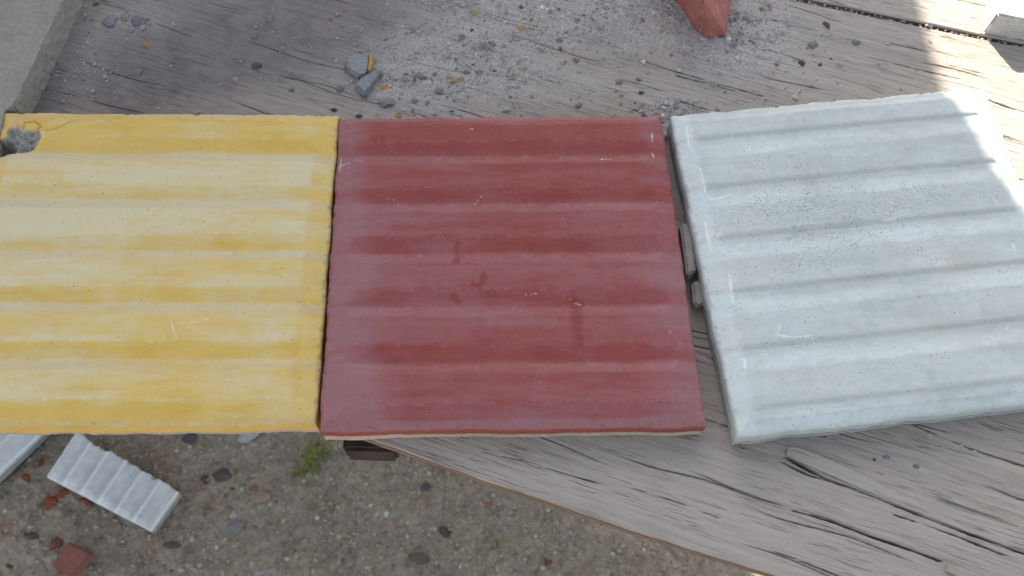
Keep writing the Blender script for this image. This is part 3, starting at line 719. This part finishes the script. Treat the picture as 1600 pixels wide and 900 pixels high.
# red fragment standing at the back
def red_piece():
    r0 = at(1060, -90, TBL); V = [at(1000, -90), at(1055, 0), at(1088, 50), at(1106, 61), at(1133, 58), at(1137, 30), at(1143, 0), at(1146, -90),
         at(1050, -90, TBL + .046), at(1098, 0, TBL + .034), at(1120, 34, TBL + .015), at(1132, 54, TBL + .004), at(1140, -90, TBL + .020), at(1139, 0, TBL + .009), at(1136, 36, TBL + .004), at(1040, -90, TBL + .034)]
    bm = bmesh.new(); vs = [bm.verts.new(v) for v in V]
    res = bmesh.ops.convex_hull(bm, input=vs)
    bmesh.ops.delete(bm, geom=[g_ for g_ in res['geom_interior'] if isinstance(g_, bmesh.types.BMVert)], context='VERTS')
    bmesh.ops.bevel(bm, geom=bm.edges[:], offset=0.0007, segments=2, affect='EDGES')
    bmesh.ops.triangulate(bm, faces=bm.faces[:])
    for _ in range(5):
        bmesh.ops.subdivide_edges(bm, edges=[e for e in bm.edges if e.calc_length() > 0.003], cuts=1); bmesh.ops.triangulate(bm, faces=bm.faces[:])
    bm.normal_update()
    for v in bm.verts:
        if v.co.z > TBL + .0005: v.co += v.normal * (mn.noise(v.co * 150) * 0.0008 + mn.noise(v.co * 500) * 0.0003)
    loc = Vector(at(1100, 10)); 
    for v in bm.verts: v.co -= loc
    t = NT('red_broken_cement'); O = t.tc.outputs['Object']; n = t.noise(O, 60, 5, .6); n2 = t.noise(O, 170, 5, .7)
    col = t.mix(t.rng(n, .35, .65), (0.32, 0.105, 0.085), (0.40, 0.15, 0.125)); col = t.mix(t.rng(n2, .60, .68, 0, .7), col, (0.52, 0.44, 0.36))
    t.bump(t.noise(O, 400, 4, .7), .5, .0008); m = t.done(col, .75, .3)
    me = bpy.data.meshes.new('red_fragment'); bm.to_mesh(me); bm.free(); me.materials.append(m)
    for p in me.polygons: p.use_smooth = True
    me.set_sharp_from_angle(angle=math.radians(35))
    o = bpy.data.objects.new('red_fragment', me); COL.objects.link(o); o.location = loc
    tag(o, 'pointed red concrete fragment on the rubble at the far side', 'fragment')
red_piece()

# ------------------------------------------------------------------ stones
def stone_mesh(seed, mat, flat=0.6, sub=3, ang=0.35):
    bm = bmesh.new(); bmesh.ops.create_icosphere(bm, subdivisions=sub, radius=0.5)
    rg = random.Random(seed)
    planes = [(Vector((rg.uniform(-1, 1), rg.uniform(-1, 1), rg.uniform(-.6, 1))).normalized(), rg.uniform(0.26, 0.42)) for _ in range(9)]
    for v in bm.verts:
        for n, d in planes:
            k = v.co.dot(n)
            if k > d: v.co -= n * (k - d) * 0.92
        v.co += v.co.normalized() * (mn.noise(v.co * 4 + Vector((seed, 0, 0))) * 0.08 + mn.noise(v.co * 11 + Vector((seed, 0, 0))) * 0.03)
        v.co.z *= flat
        if v.co.z < -0.16 * flat: v.co.z = -0.16 * flat
    zs = min(v.co.z for v in bm.verts); xs = [v.co.x for v in bm.verts]; ys = [v.co.y for v in bm.verts]
    kx = 1 / (max(xs) - min(xs)); ky = 1 / (max(ys) - min(ys))
    for v in bm.verts: v.co.z -= zs; v.co.x = (v.co.x - min(xs)) * kx - .5; v.co.y = (v.co.y - min(ys)) * ky - .5
    me = bpy.data.meshes.new('stone'); bm.to_mesh(me); bm.free(); me.materials.append(mat)
    for p in me.polygons: p.use_smooth = True
    me.set_sharp_from_angle(angle=math.radians(38))
    return me
def flake_mesh(seed, mat):
    rg = random.Random(seed); bm = bmesh.new(); n = 9
    rr = [0.5 * rg.uniform(0.65, 1.0) for _ in range(n)]
    T = [bm.verts.new((r * math.cos(i * 2 * math.pi / n), r * math.sin(i * 2 * math.pi / n), 0.22 + rg.uniform(-.03, .05))) for i, r in enumerate(rr)]
    B = [bm.verts.new((r * 1.05 * math.cos(i * 2 * math.pi / n), r * 1.05 * math.sin(i * 2 * math.pi / n), 0)) for i, r in enumerate(rr)]
    bm.faces.new(T); bm.faces.new(B[::-1])
    for i in range(n): bm.faces.new((B[i], B[(i + 1) % n], T[(i + 1) % n], T[i]))
    bmesh.ops.bevel(bm, geom=bm.edges[:], offset=0.03, segments=1, affect='EDGES')
    me = bpy.data.meshes.new('flake'); bm.to_mesh(me); bm.free(); me.materials.append(mat)
    return me
_sm = {}
def put_stone(px, py, w, h, rot, colr, label, kind='stone', z=TBL, grp=None, tall=1.0, cat=None):
    """w,h: size in photo pixels, rot: degrees"""
    k = (kind, colr, (px * 7 + py) % 4)
    if k not in _sm: _sm[k] = stone_mesh(hash((colr, int(k[2]))) % 1 + len(_sm) * 3 + 1, MST[colr]) if kind == 'stone' else flake_mesh(len(_sm) + 5, MST[colr])
    zz = z
    p = at(px, py, z)
    if z < 0.5: zz = gz(p[0], p[1]); p = at(px, py, zz)
    sx = np.linalg.norm(at(px + w / 2, py, zz) - at(px - w / 2, py, zz)); sy = np.linalg.norm(at(px, py + h / 2, zz) - at(px, py - h / 2, zz)) * 0.9
    name = {'stone': 'stone_chip', 'flake': 'paint_flake'}[kind]
    if colr in ('brick', 'dullbrick'): name = 'brick_piece'
    o = bpy.data.objects.new(name, _sm[k]); COL.objects.link(o)
    zsc = (sx * sy) ** 0.5 * tall
    # centre lifted a little so that it sits in the photo where its middle is seen
    q = at(px, py, zz + zsc * 0.18)
    o.location = (q[0], q[1], zz - (0.0002 if z > .5 else 0.002)); o.scale = (sx, sy, zsc); o.rotation_euler = (0, 0, math.radians(rot))
    tag(o, label, cat or {'stone_chip': 'stone', 'paint_flake': 'flake', 'brick_piece': 'brick'}[name], grp)
    return o
S_ = put_stone
S_(604, 159, 27, 19, 0, 'lavender', 'rough lavender grey lump below the mortar shard')
S_(657, 119, 24, 15, 5, 'bluegrey', 'blue and pink mottled stone right of the mortar shard')
S_(633, 125, 16, 11, -15, 'pink', 'tan pink stone between the long yellow flake and mottled stone')
S_(684, 45, 13, 14, 20, 'paleblue', 'angular pale blue chip alone at the left of the rubble')
S_(737, 47, 10, 10, 0, 'maroon', 'dark maroon stone in the middle of the dust spill')
S_(754, 70, 14, 9, 0, 'pink', 'pale pink oval pebble in the middle of the spill')
S_(771, 69, 12, 10, 30, 'bluegrey', 'blue grey chip just right of the pale pink pebble')
S_(722, 57, 13, 11, 0, 'grey', 'dull grey chip left above the pale pink pebble')
S_(749, 114, 13, 12, 60, 'bluegrey', 'upright blue grey chip near the yellow flake in the spill')
S_(730, 112, 19, 9, 0, 'bluegrey', 'flat wide blue grey chip beside the upright one')
S_(740, 101, 9, 9, 0, 'maroon', 'small maroon chip above the wide blue grey one')
S_(773, 111, 11, 7, 10, 'maroon', 'flat maroon chip at the near side of the spill')
S_(879, 96, 11, 17, 0, 'pale', 'upright whitish oval pebble right of the dust spill')
S_(900, 94, 10, 11, 0, 'orange', 'brownish orange pebble next to the whitish oval one')
S_(874, 62, 13, 11, 0, 'bluegrey', 'square blue grey chip at the right end of the spill')
S_(876, 75, 8, 8, 0, 'olive', 'dark round crumb below the square blue grey chip')
S_(815, 11, 13, 12, 0, 'brown', 'brown and orange stone near the far rubble')
S_(806, 6, 7, 6, 0, 'palest', 'tiny white pebble beside the brown orange stone')
S_(786, 44, 6, 7, 0, 'black', 'tiny black grain in the dust spill')
S_(998, 124, 9, 8, 0, 'orange', 'small orange pebble behind the red tile, alone')
S_(967, 128, 11, 10, 0, 'grey', 'grey chip behind the middle of the red tile')
S_(971, 146, 10, 9, 30, 'pale', 'pale chip nearest behind the red tile at right')
S_(904, 164, 14, 8, 15, 'grey', 'flat grey chip close to the far edge of the red tile')
S_(1055, 166, 10, 14, 0, 'bluegrey', 'oval blue grey pebble at the corner of the grey tile')
S_(792, 171, 17, 9, 8, 'pale', 'flat pale chip right behind the red tile')
S_(1003, 144, 10, 6, 0, 'olive', 'dark twisted crumb behind the red tile corner')
S_(401, 101, 17, 14, 0, 'olive', 'dark olive pebble behind the middle of the yellow tile')
S_(421, 30, 12, 12, 0, 'grey', 'grey pebble at the far left of the board')
S_(397, 57, 10, 8, 0, 'bluegrey', 'small blue grey crumb above the olive pebble')
S_(367, 123, 10, 7, 0, 'pale', 'small pale crumb left of the olive pebble')
S_(455, 139, 10, 8, 0, 'bluegrey', 'small blue crumb behind the yellow tile')
S_(216, 31, 27, 18, 0, 'bluegrey', 'large blue grey lump near the concrete slab')
S_(195, 25, 16, 16, 0, 'pink', 'pinkish stone between two blue grey lumps')
S_(172, 32, 24, 20, 20, 'lavender', 'lavender lump nearest the concrete slab')
S_(214, 112, 18, 12, 40, 'grey', 'low grey crumb on the damp part of the board')
S_(531, 138, 15, 13, 0, 'bluegrey', 'blue grey pebble left of the mortar shard')
S_(522, 171, 10, 7, 0, 'maroon', 'reddish chip behind the corner of the yellow tile')
S_(632, 171, 10, 9, 0, 'palest', 'white pebble behind the left half of the red tile')
S_(649, 157, 15, 10, 0, 'grey', 'grey pebble right of the lavender lump')
S_(686, 143, 16, 12, 0, 'grey', 'dusty grey pebble behind the red tile')
S_(561, 180, 12, 7, 0, 'olive', 'dark crumb against the red tile near its left corner')
S_(611, 116 - 50, 5, 5, 0, 'palest', 'tiny white grain beside the mortar chunk')
S_(1270, 69, 17, 14, 10, 'bluegrey', 'biggest blue grey pebble on the right part of the board')
S_(1292, 38, 9, 17, 25, 'maroon', 'upright dark reddish stone on the right part of the board')
S_(1338, 65, 14, 11, 0, 'bluegrey', 'grey pebble nearest the sunlit wood')
S_(1387, 68, 8, 7, 0, 'pale', 'small pale pebble close to the sunlit wood')
S_(1253, 98, 11, 12, 0, 'maroon', 'round maroon pebble behind the grey tile')
S_(1281, 101, 8, 6, 20, 'maroon', 'tiny maroon chip right of the round maroon pebble')
S_(1213, 101, 10, 9, 30, 'bluegrey', 'small blue grey pebble left of the maroon one')
S_(1243, 152, 12, 11, 0, 'palest', 'round white pebble touching the far edge of the grey tile')
S_(1145, 71, 15, 10, 0, 'bluegrey', 'blue grey chip below the red fragment tip')
S_(1154, 77, 11, 7, 0, 'palest', 'cream chip beside the blue grey one by the red fragment')
S_(1085, 64, 11, 8, -20, 'palest', 'white chip left of the red fragment tip')
S_(1004, 32, 10, 11, 0, 'bluegrey', 'blue chip between two yellow flakes')
S_(1045, 36, 11, 7, 0, 'bluegrey', 'blue chip left of the red fragment')
S_(1165, 28, 14, 9, 20, 'grey', 'grey chip right of the red fragment')
S_(1366, 718, 6, 7, 0, 'maroon', 'tiny maroon chip in front of the grey tile')
S_(1385, 714, 12, 6, 10, 'grey', 'flat grey chip in front of the grey tile')
S_(1432, 729, 11, 8, 0, 'bluegrey', 'blue grey crumb in front of the grey tile')
S_(1295, 682, 9, 6, 0, 'pale', 'pale crumb touching the near edge of the grey tile')
S_(1453, 679, 8, 6, 0, 'palest', 'white crumb on the long crack by the grey tile')
S_(1503, 695, 6, 5, 0, 'palest', 'tiny white crumb on the long crack')
S_(1523, 705, 8, 6, 0, 'palest', 'white crumb just below the long crack')
S_(1567, 72, 9, 7, 0, 'pale', 'pale pebble lodged in the joint beside the concrete block')
F_ = lambda px, py, w, h, *a, **k: put_stone(px, py, w * 1.25, h * 1.3, *a, kind='flake', **k)
F_(604, 136, 22, 8, 20, 'yellow', 'longest yellow flake, right of the mortar shard', tall=.7)
F_(682, 71, 7, 13, -25, 'yellow', 'upright yellow flake left of the dust spill', tall=.7)
F_(718, 125, 17, 6, 18, 'yellow', 'slim yellow flake at the near side of the spill', tall=.8)
F_(743, 21, 13, 7, 0, 'yellow', 'yellow flake alone above the dust spill', tall=.7)
F_(740, 7, 6, 5, 0, 'orange', 'tiny orange flake above the lone yellow one', tall=.7)
F_(815, 43, 13, 8, 20, 'yellow', 'broad yellow flake in the upper spill', tall=.7)
F_(802, 118, 7, 13, 10, 'yellow', 'upright tan flake at the near edge of the spill', tall=.7)
F_(776, 78, 7, 6, 0, 'yellow', 'tiny yellow flake below the pale pink pebble', tall=.7)
F_(646, 83, 14, 6, 30, 'tan', 'pale yellowish flake right of the mortar chunk', tall=.7)
F_(677, 92, 8, 6, 0, 'tan', 'small dull yellow flake in the dust', tall=.7)
F_(623, 180, 10, 7, 0, 'yellow', 'yellow flake against the far edge of the red tile', tall=.7)
F_(664, 157, 7, 6, 0, 'yellow', 'tiny yellow flake right of the grey pebble', tall=.7)
F_(878, 21, 5, 10, 0, 'yellow', 'upright small yellow flake in the far rubble', tall=.7)
F_(983, 27, 7, 14, -10, 'yellow', 'tall yellow flake left of the blue chip', tall=.7)
F_(1019, 41, 7, 13, -10, 'yellow', 'tall yellow flake right of the blue chip', tall=.7)
F_(945, 25, 11, 5, 15, 'yellow', 'flat yellow flake in the far rubble', tall=.7)
F_(949, 48, 13, 4, -12, 'yellow', 'thin yellow flake below the rubble', tall=.7)
F_(866, 49, 8, 4, 0, 'yellow', 'tiny thin yellow flake at the spill end', tall=.7)
F_(1043, 13, 14, 5, -12, 'brown', 'brownish flake beside the red fragment', tall=.7)
F_(229, 69, 8, 8, 40, 'yellow', 'single yellow flake on the damp board', tall=.7)
F_(150, 6, 10, 6, 0, 'brown', 'brown flake at the far left corner', tall=.7)
F_(1001, 166, 4, 12, 50, 'yellow', 'narrow yellow flake behind the red tile corner', tall=.7)
F_(1196, 76, 9, 6, 20, 'yellow', 'yellow flake right of the red fragment', tall=.7)
F_(1226, 62, 9, 5, 20, 'orange', 'orange flake right of the red fragment', tall=.7)

# grit: uncountable sand and crumbs
def grit(name, pts, sizes, cols, mat, label, cat, zf=None):
    """angular little octahedra joined in one mesh"""
    n = len(pts); base = np.array([[1, 0, 0], [0, 1, 0], [-1, 0, 0], [0, -1, 0], [.2, .1, .8], [0, 0, -.35]])
    tri = np.array([[0, 1, 4], [1, 2, 4], [2, 3, 4], [3, 0, 4], [1, 0, 5], [2, 1, 5], [3, 2, 5], [0, 3, 5]])
    rg = np.random.default_rng(3)
    V = base[None] * (1 + rg.uniform(-.35, .35, (n, 6, 3)))
    a = rg.uniform(0, 6.28, n); ca, sa = np.cos(a), np.sin(a)
    x = V[..., 0] * ca[:, None] - V[..., 1] * sa[:, None]; y = V[..., 0] * sa[:, None] + V[..., 1] * ca[:, None]
    V = np.stack([x, y, V[..., 2]], -1) * (np.asarray(sizes)[:, None, None] * .5) * rg.uniform(.7, 1.3, (n, 1, 3)) + np.asarray(pts)[:, None, :]
    F = (tri[None] + (np.arange(n) * 6)[:, None, None]).reshape(-1, 3)
    o = npmesh(name, V.reshape(-1, 3), F, mat, None, {'shade': np.repeat(cols, 6)}, smooth=False)
    return tag(o, label, cat, kind='stuff')
def grit_mat(name, stops):
    t = NT(name); r = t.n('ShaderNodeValToRGB'); r.color_ramp.interpolation = 'CONSTANT'
    el = r.color_ramp.elements
    while len(el) < len(stops): el.new(0.5)
    for e_, (p, c) in zip(el, stops): e_.position = p; e_.color = (*c, 1)
    t.set(r.inputs[0], t.attr('shade'))
    n = t.noise(t.tc.outputs['Object'], 900, 3, .6)
    col = t.mix(t.rng(n, .3, .7, 0, .35), r.outputs[0], (0.2, 0.19, 0.185))
    return t.done(col, .85, .3)
M_grit = grit_mat('grit', [(0, (.32, .305, .295)), (.25, (.44, .415, .395)), (.48, (.25, .25, .26)), (.62, (.36, .335, .315)), (.80, (.16, .15, .15)), (.86, (.58, .56, .53)), (.93, (.46, .30, .13)), (.955, (.25, .12, .11)), (.975, (.72, .70, .66))])
def sample_px(blobs, n, rg):
    w = np.array([b[2] * b[3] * b[4] for b in blobs]); k = rg.choice(len(blobs), n, p=w / w.sum())
    B = np.array([b[:4] for b in blobs], float)[k]
    return B[:, 0] + rg.normal(0, .62, n) * B[:, 2], B[:, 1] + rg.normal(0, .62, n) * B[:, 3]
rg = np.random.default_rng(77)
GB = [(740, 80, 120, 55, 1), (770, 100, 45, 30, 2.2), (640, 125, 70, 40, 1.2), (860, 20, 120, 30, 1.5), (1010, 15, 110, 40, 2.6), (1090, 60, 70, 25, 2.2), (1165, 40, 50, 50, 1.8), (1135, 85, 60, 18, 1.0), (1045, 168, 45, 12, 2.2),
      (700, 5, 60, 12, .8), (1030, 190, 12, 20, 2), (200, 35, 40, 20, .5), (800, 90, 400, 120, .04), (1270, 90, 160, 80, .05), (120, 100, 50, 60, .3)]
px_, py_ = sample_px(GB, 17000, rg)
P = np.array([at(a, b) for a, b in zip(px_, py_)])
# keep clear of the tiles' footprints and of the slabs
def in_tiles(P):
    r = np.zeros(len(P), bool)
    for q in (q_y, q_r, q_g): r |= inside(P[:, 0], P[:, 1], q)
    for q in ([at(112, -28), at(45, 172), at(-200, 300), at(-260, -130), at(150, -130)], [at(1055, 0), at(1088, 50), at(1106, 61), at(1133, 58), at(1143, 0), at(1146, -90), at(1000, -90)]): r |= inside(P[:, 0], P[:, 1], q)
    s, t = to_st(P); r |= t < t_edge(s) + .002
    return r
P = P[~in_tiles(P)]
sz = np.clip(rg.lognormal(math.log(.00085), .6, len(P)), .0004, .0042)
P[:, 2] += sz * .12 + 0.0007 * rg.random(len(P)) 
grit('grit', P, sz, rg.random(len(P)), M_grit, 'grey grit and sand spilled over the boards behind the tiles', 'grit')
# sparse grains over the whole board, and grains lodged in the joint
s_ = rg.uniform(-.34, .42, 900); t_ = rg.uniform(0.002, .40, 900)
P = np.stack([E0[0] + s_ * gs[0] + t_ * gt[0], E0[1] + s_ * gs[1] + t_ * gt[1], np.full(900, TBL + .0002)], -1)
P = P[~in_tiles(P)]
grit('loose_grains', P, np.clip(rg.lognormal(math.log(.0006), .4, len(P)), .0003, .0018), rg.random(len(P)), M_grit, 'sparse tiny grains scattered across the bare wooden boards', 'grains')
s_ = rg.uniform(.10, .40, 500); t_ = t_joint(s_) + rg.uniform(-.0012, .0018, 500)
P = np.stack([E0[0] + s_ * gs[0] + t_ * gt[0], E0[1] + s_ * gs[1] + t_ * gt[1], TBL - rg.uniform(.0005, .004, 500)], -1)
grit('joint_grains', P, rg.uniform(.0012, .003, len(P)), rg.random(len(P)), M_grit, 'gravel grains packed in the joint between the two boards', 'grains')

# ------------------------------------------------------------------ things on the ground
zg = 0.022
c1, c2, c3, c4 = at(72, 745, zg), at(235, 830, zg), at(279, 768, zg), at(120, 672, zg)   # rim side near: c1->c2, broken side: c4->c3
def paint_plain(U, V, X, Y, Z, A, du, dv, P):
    ph = (V - 0.022) % (1 / 6.0)
    A['film'][:] = np.clip(0.35 + 0.8 * sst(0.128, 0.140, ph) - 0.35 * sst(0.07, 0.09, ph) * (1 - sst(0.12, 0.14, ph)) + (fbm(U * 5, V * 9, 501, 3) - .5) * .8 + 0.3 * (du < 0.008), 0, 1)
    return Z
jagf = lambda V: 1 - 0.03 + 0.07 * (fbm(V * 22, V * 0 + 3, 511, 4) - 0.5) * 2 - 0.07 * sst(0.24, 0.28, V) * (1 - sst(.28, .40, V)) - .03 * sst(.1, .2, V) * (1 - sst(.24, .26, V))
# U runs from the rim side to the broken side, V along the long direction (across the ribs)
def scaled_u(*a): return a
broken = make_tile('broken_tile', [c1, c4, c3, c2], 'narrow broken strip of pale ribbed tile lying on the ground', M_white, M_base_grey, N=300, Nu=110, paint=paint_plain, z=zg, thick=0.022, split=0.010, seed=61, jag=jagf, HT=0.0034, size=0.2,
                   rimu=(0.006, 0.030))
e1, e2 = at(0, 739, zg), at(70, 672, zg); dr = (e2 - e1)[:2]; dr /= np.linalg.norm(dr); nrm = np.array([-dr[1], dr[0]])
a_ = e1[:2] - dr * 0.09; b_ = a_ + dr * 0.2
c_ = b_ + nrm * 0.2; d_ = a_ + nrm * 0.2
make_tile('discarded_tile', [d_, c_, b_, a_], 'whole pale ribbed tile on the ground, cut by the left frame edge', M_white, M_base_grey, N=200, paint=paint_plain, z=zg, thick=0.024, split=0.010, seed=71, HT=0.0034)

G_ = lambda *a, **k: put_stone(*a, z=0, **k)
G_(313, 773, 27, 24, 20, 'pink', 'pale pinkish pebble right of the broken tile strip')
G_(346, 741, 34, 24, 0, 'dark', 'dark grey stone on the ground below the yellow tile')
G_(320, 749, 17, 16, 0, 'maroon', 'maroon pebble left of the dark stone')
G_(360, 760, 15, 14, 0, 'dark', 'small dark pebble below the dark stone')
G_(404, 776, 38, 20, 10, 'tan', 'pale tan flat stone on the ground')
G_(397, 763, 14, 11, 0, 'orange', 'small reddish pebble on top side of the tan stone')
G_(386, 680, 38, 26, 0, 'pale', 'white stone half hidden below the yellow tile edge')
G_(366, 824, 36, 26, 30, 'grey', 'grey lumpy stone in the lower ground')
G_(364, 803, 16, 18, 0, 'pale', 'pale pebble above the grey lumpy stone')
G_(352, 816, 14, 11, 0, 'pink', 'pinkish pebble left of the grey lumpy stone')
G_(326, 796, 18, 10, 15, 'orange', 'reddish crumb below the pinkish pebble')
G_(78, 784, 26, 26, 40, 'brick', 'orange brick lump left of the broken tile strip')
G_(98, 770, 26, 17, 40, 'brick', 'brick lump under the edge of the broken tile strip')
G_(132, 781, 30, 14, -15, 'brick', 'flat brick sliver in front of the broken tile strip')
G_(88, 848, 22, 26, -20, 'dullbrick', 'small brick lump above the larger brick piece')
G_(40, 746, 20, 12, -40, 'brick', 'thin brick sliver near the whole ground tile')
G_(64, 723, 16, 11, -30, 'brick', 'little brick chip between the two ground tiles')
G_(12, 884, 26, 18, 0, 'brown', 'brown clod at the lower left corner')
G_(296, 683, 26, 20, 0, 'dark', 'dark clod under the near edge of the yellow tile')
G_(268, 851, 30, 14, 0, 'dark', 'dark clod below the broken tile strip')
G_(48, 836, 26, 14, 0, 'dark', 'dark damp clod in the lower left')
G_(405, 895, 22, 10, 0, 'pale', 'pale pebble at the lower frame edge')
G_(365, 853, 12, 8, 0, 'palest', 'small white pebble below the grey lumpy stone')
G_(430, 765, 20, 8, 25, 'grey', 'slim grey chip right of the tan stone')
G_(695, 830, 22, 22, 0, 'maroon', 'maroon pebble on the ground right of centre')
G_(760, 787, 14, 12, 0, 'orange', 'orange pebble close to the table edge')
G_(665, 760, 18, 16, 0, 'dark', 'dark stone just below the table edge')
G_(858, 876, 14, 18, 0, 'dullbrick', 'reddish pebble beside the small green sprouts')
G_(536, 870, 16, 10, 0, 'brown', 'brown crumb near the lower edge')
G_(655, 872, 34, 24, 0, 'soil', 'earthy clod near the lower edge centre')
zk = 0.014
slab('brick_piece', [at(104, 846, zk), at(141, 864, zk), at(126, 886, zk), at(106, 902, zk), at(80, 884, zk)], -0.004, zk, MST['dullbrick'], 'largest dull red brick piece at the lower left', 'brick', nz=0.0012, bev=0.002, seed=33, sub=4, spread=.06)

n = 26000; X = rg.uniform(-.82, .35, n); Y = rg.uniform(.17, .62, n); keep = rg.random(n) < (0.35 + 0.9 * fbm(X * 8 + 9, Y * 8 + 9, 601, 3)); X, Y = X[keep], Y[keep]
sz = np.clip(rg.lognormal(math.log(.0028), .5, len(X)), .0014, .009)
P = np.stack([X, Y, ground_h(X, Y) - 0.012 + sz * .1], -1)
M_gravel = grit_mat('gravel', [(0, (.40, .34, .255)), (.3, (.50, .44, .34)), (.5, (.31, .26, .19)), (.65, (.42, .35, .26)), (.84, (.17, .15, .12)), (.88, (.50, .46, .39)), (.93, (.36, .18, .12)), (.955, (.30, .13, .09)), (.975, (.62, .60, .55))])
grit('gravel', P, sz, rg.random(len(P)), M_gravel, 'coarse sand and small gravel covering the ground under the table', 'gravel')

# grass
t = NT('grass_blade'); n_ = t.noise(t.tc.outputs['Object'], 60, 3, .6)
M_grass = t.done(t.mix(t.rng(n_, .35, .65), (0.13, 0.18, 0.03), (0.30, 0.30, 0.07)), .6, .3)
def grass(px, py, rad, n, h, name, label, cat, seed):
    rg = np.random.default_rng(seed); c = at(px, py, 0); c[2] = gz(c[0], c[1]); V = []; F = []
    for i in range(n):
        a = rg.uniform(0, 6.28); r = rad * .35 * rg.random(); b = np.array([c[0] + r * math.cos(a), c[1] + r * math.sin(a), c[2] - .002])
        d = np.array([math.cos(a), math.sin(a), 0]); L = h * rg.uniform(.5, 1.1); lean = rad * rg.uniform(.3, 1.1); w = rg.uniform(.0009, .0018)
        sd_ = np.array([-d[1], d[0], 0]); k0 = len(V)
        for j in range(5):
            f = j / 4; p = b + d * lean * f ** 1.6 + np.array([0, 0, L * (f - .45 * f * f)]); ww = w * (1 - f) + .0002
            V += [p - sd_ * ww, p + np.array([0, 0, -ww * .5]), p + sd_ * ww]
        for j in range(4):
            q = k0 + j * 3; F += [(q, q + 1, q + 4, q + 3), (q + 1, q + 2, q + 5, q + 4)]
    o = npmesh(name, np.array(V), np.array(F), M_grass); tag(o, label, cat)
    return o
grass(490, 712, .032, 60, .028, 'grass_tuft', 'bright green grass tuft beside the corner of the red tile', 'grass', 1)
grass(465, 735, .018, 25, .012, 'grass_tuft', 'low sparse grass sprig left of the green tuft', 'grass', 2)
grass(781, 846, .010, 22, .008, 'sprout', 'small green sprout on bare ground, the upper one', 'plant', 3)
grass(802, 867, .010, 22, .008, 'sprout', 'small green sprout on bare ground, the lower one', 'plant', 4)
grass(462, 862, .014, 16, .006, 'sprout', 'faint green sprout near the lower edge left of centre', 'plant', 5)

# ------------------------------------------------------------------ unseen wall added to throw the shade, its edge shaped to the shadow line
def shade_wall():
    D = 0.95                                        # distance beyond the shade line, towards the sun
    k = math.tan(SUN_EL); sdh = np.array([math.cos(SUN_AZ), math.sin(SUN_AZ)])
    yw = 1.42                                       # wall plane (faces y)
    prof_px = [(1437, 0), (1448, 40), (1462, 95), (1478, 135), (1502, 165), (1527, 200), (1553, 255), (1585, 300), (1640, 360)]
    E = []
    for p in prof_px:
        z0 = TBL if p[1] < 130 else TP + .003
        w = at(*p, z0); tt = (yw - w[1]) / sdh[1]
        E.append((w[0] + sdh[0] * tt, z0 + tt * k))
    E = sorted(E, key=lambda e: e[1])
    x_low, z_low = E[0]; x_hi, z_hi = E[-1]
    out = [(-3.2, 0.0), (x_low + .0, 0.0)] + E + [(x_hi, z_hi + .25), (-3.2, z_hi + .25)]
    th = .10; V = []
    for y in (yw - th, yw): V += [(x, y, z - .05 if z == 0 else z) for x, z in out]
    n = len(out); F = [tuple(range(n)), tuple(range(2 * n - 1, n - 1, -1))] + [(i, i + n, (i + 1) % n + n, (i + 1) % n) for i in range(n)]
    me = bpy.data.meshes.new('added_shade_wall'); me.from_pydata(V, [], F); me.materials.append(M_render)
    o = bpy.data.objects.new('added_shade_wall', me); COL.objects.link(o)
    tag(o, 'unseen cement rendered wall added beyond the table to throw the shade', 'wall')
shade_wall()
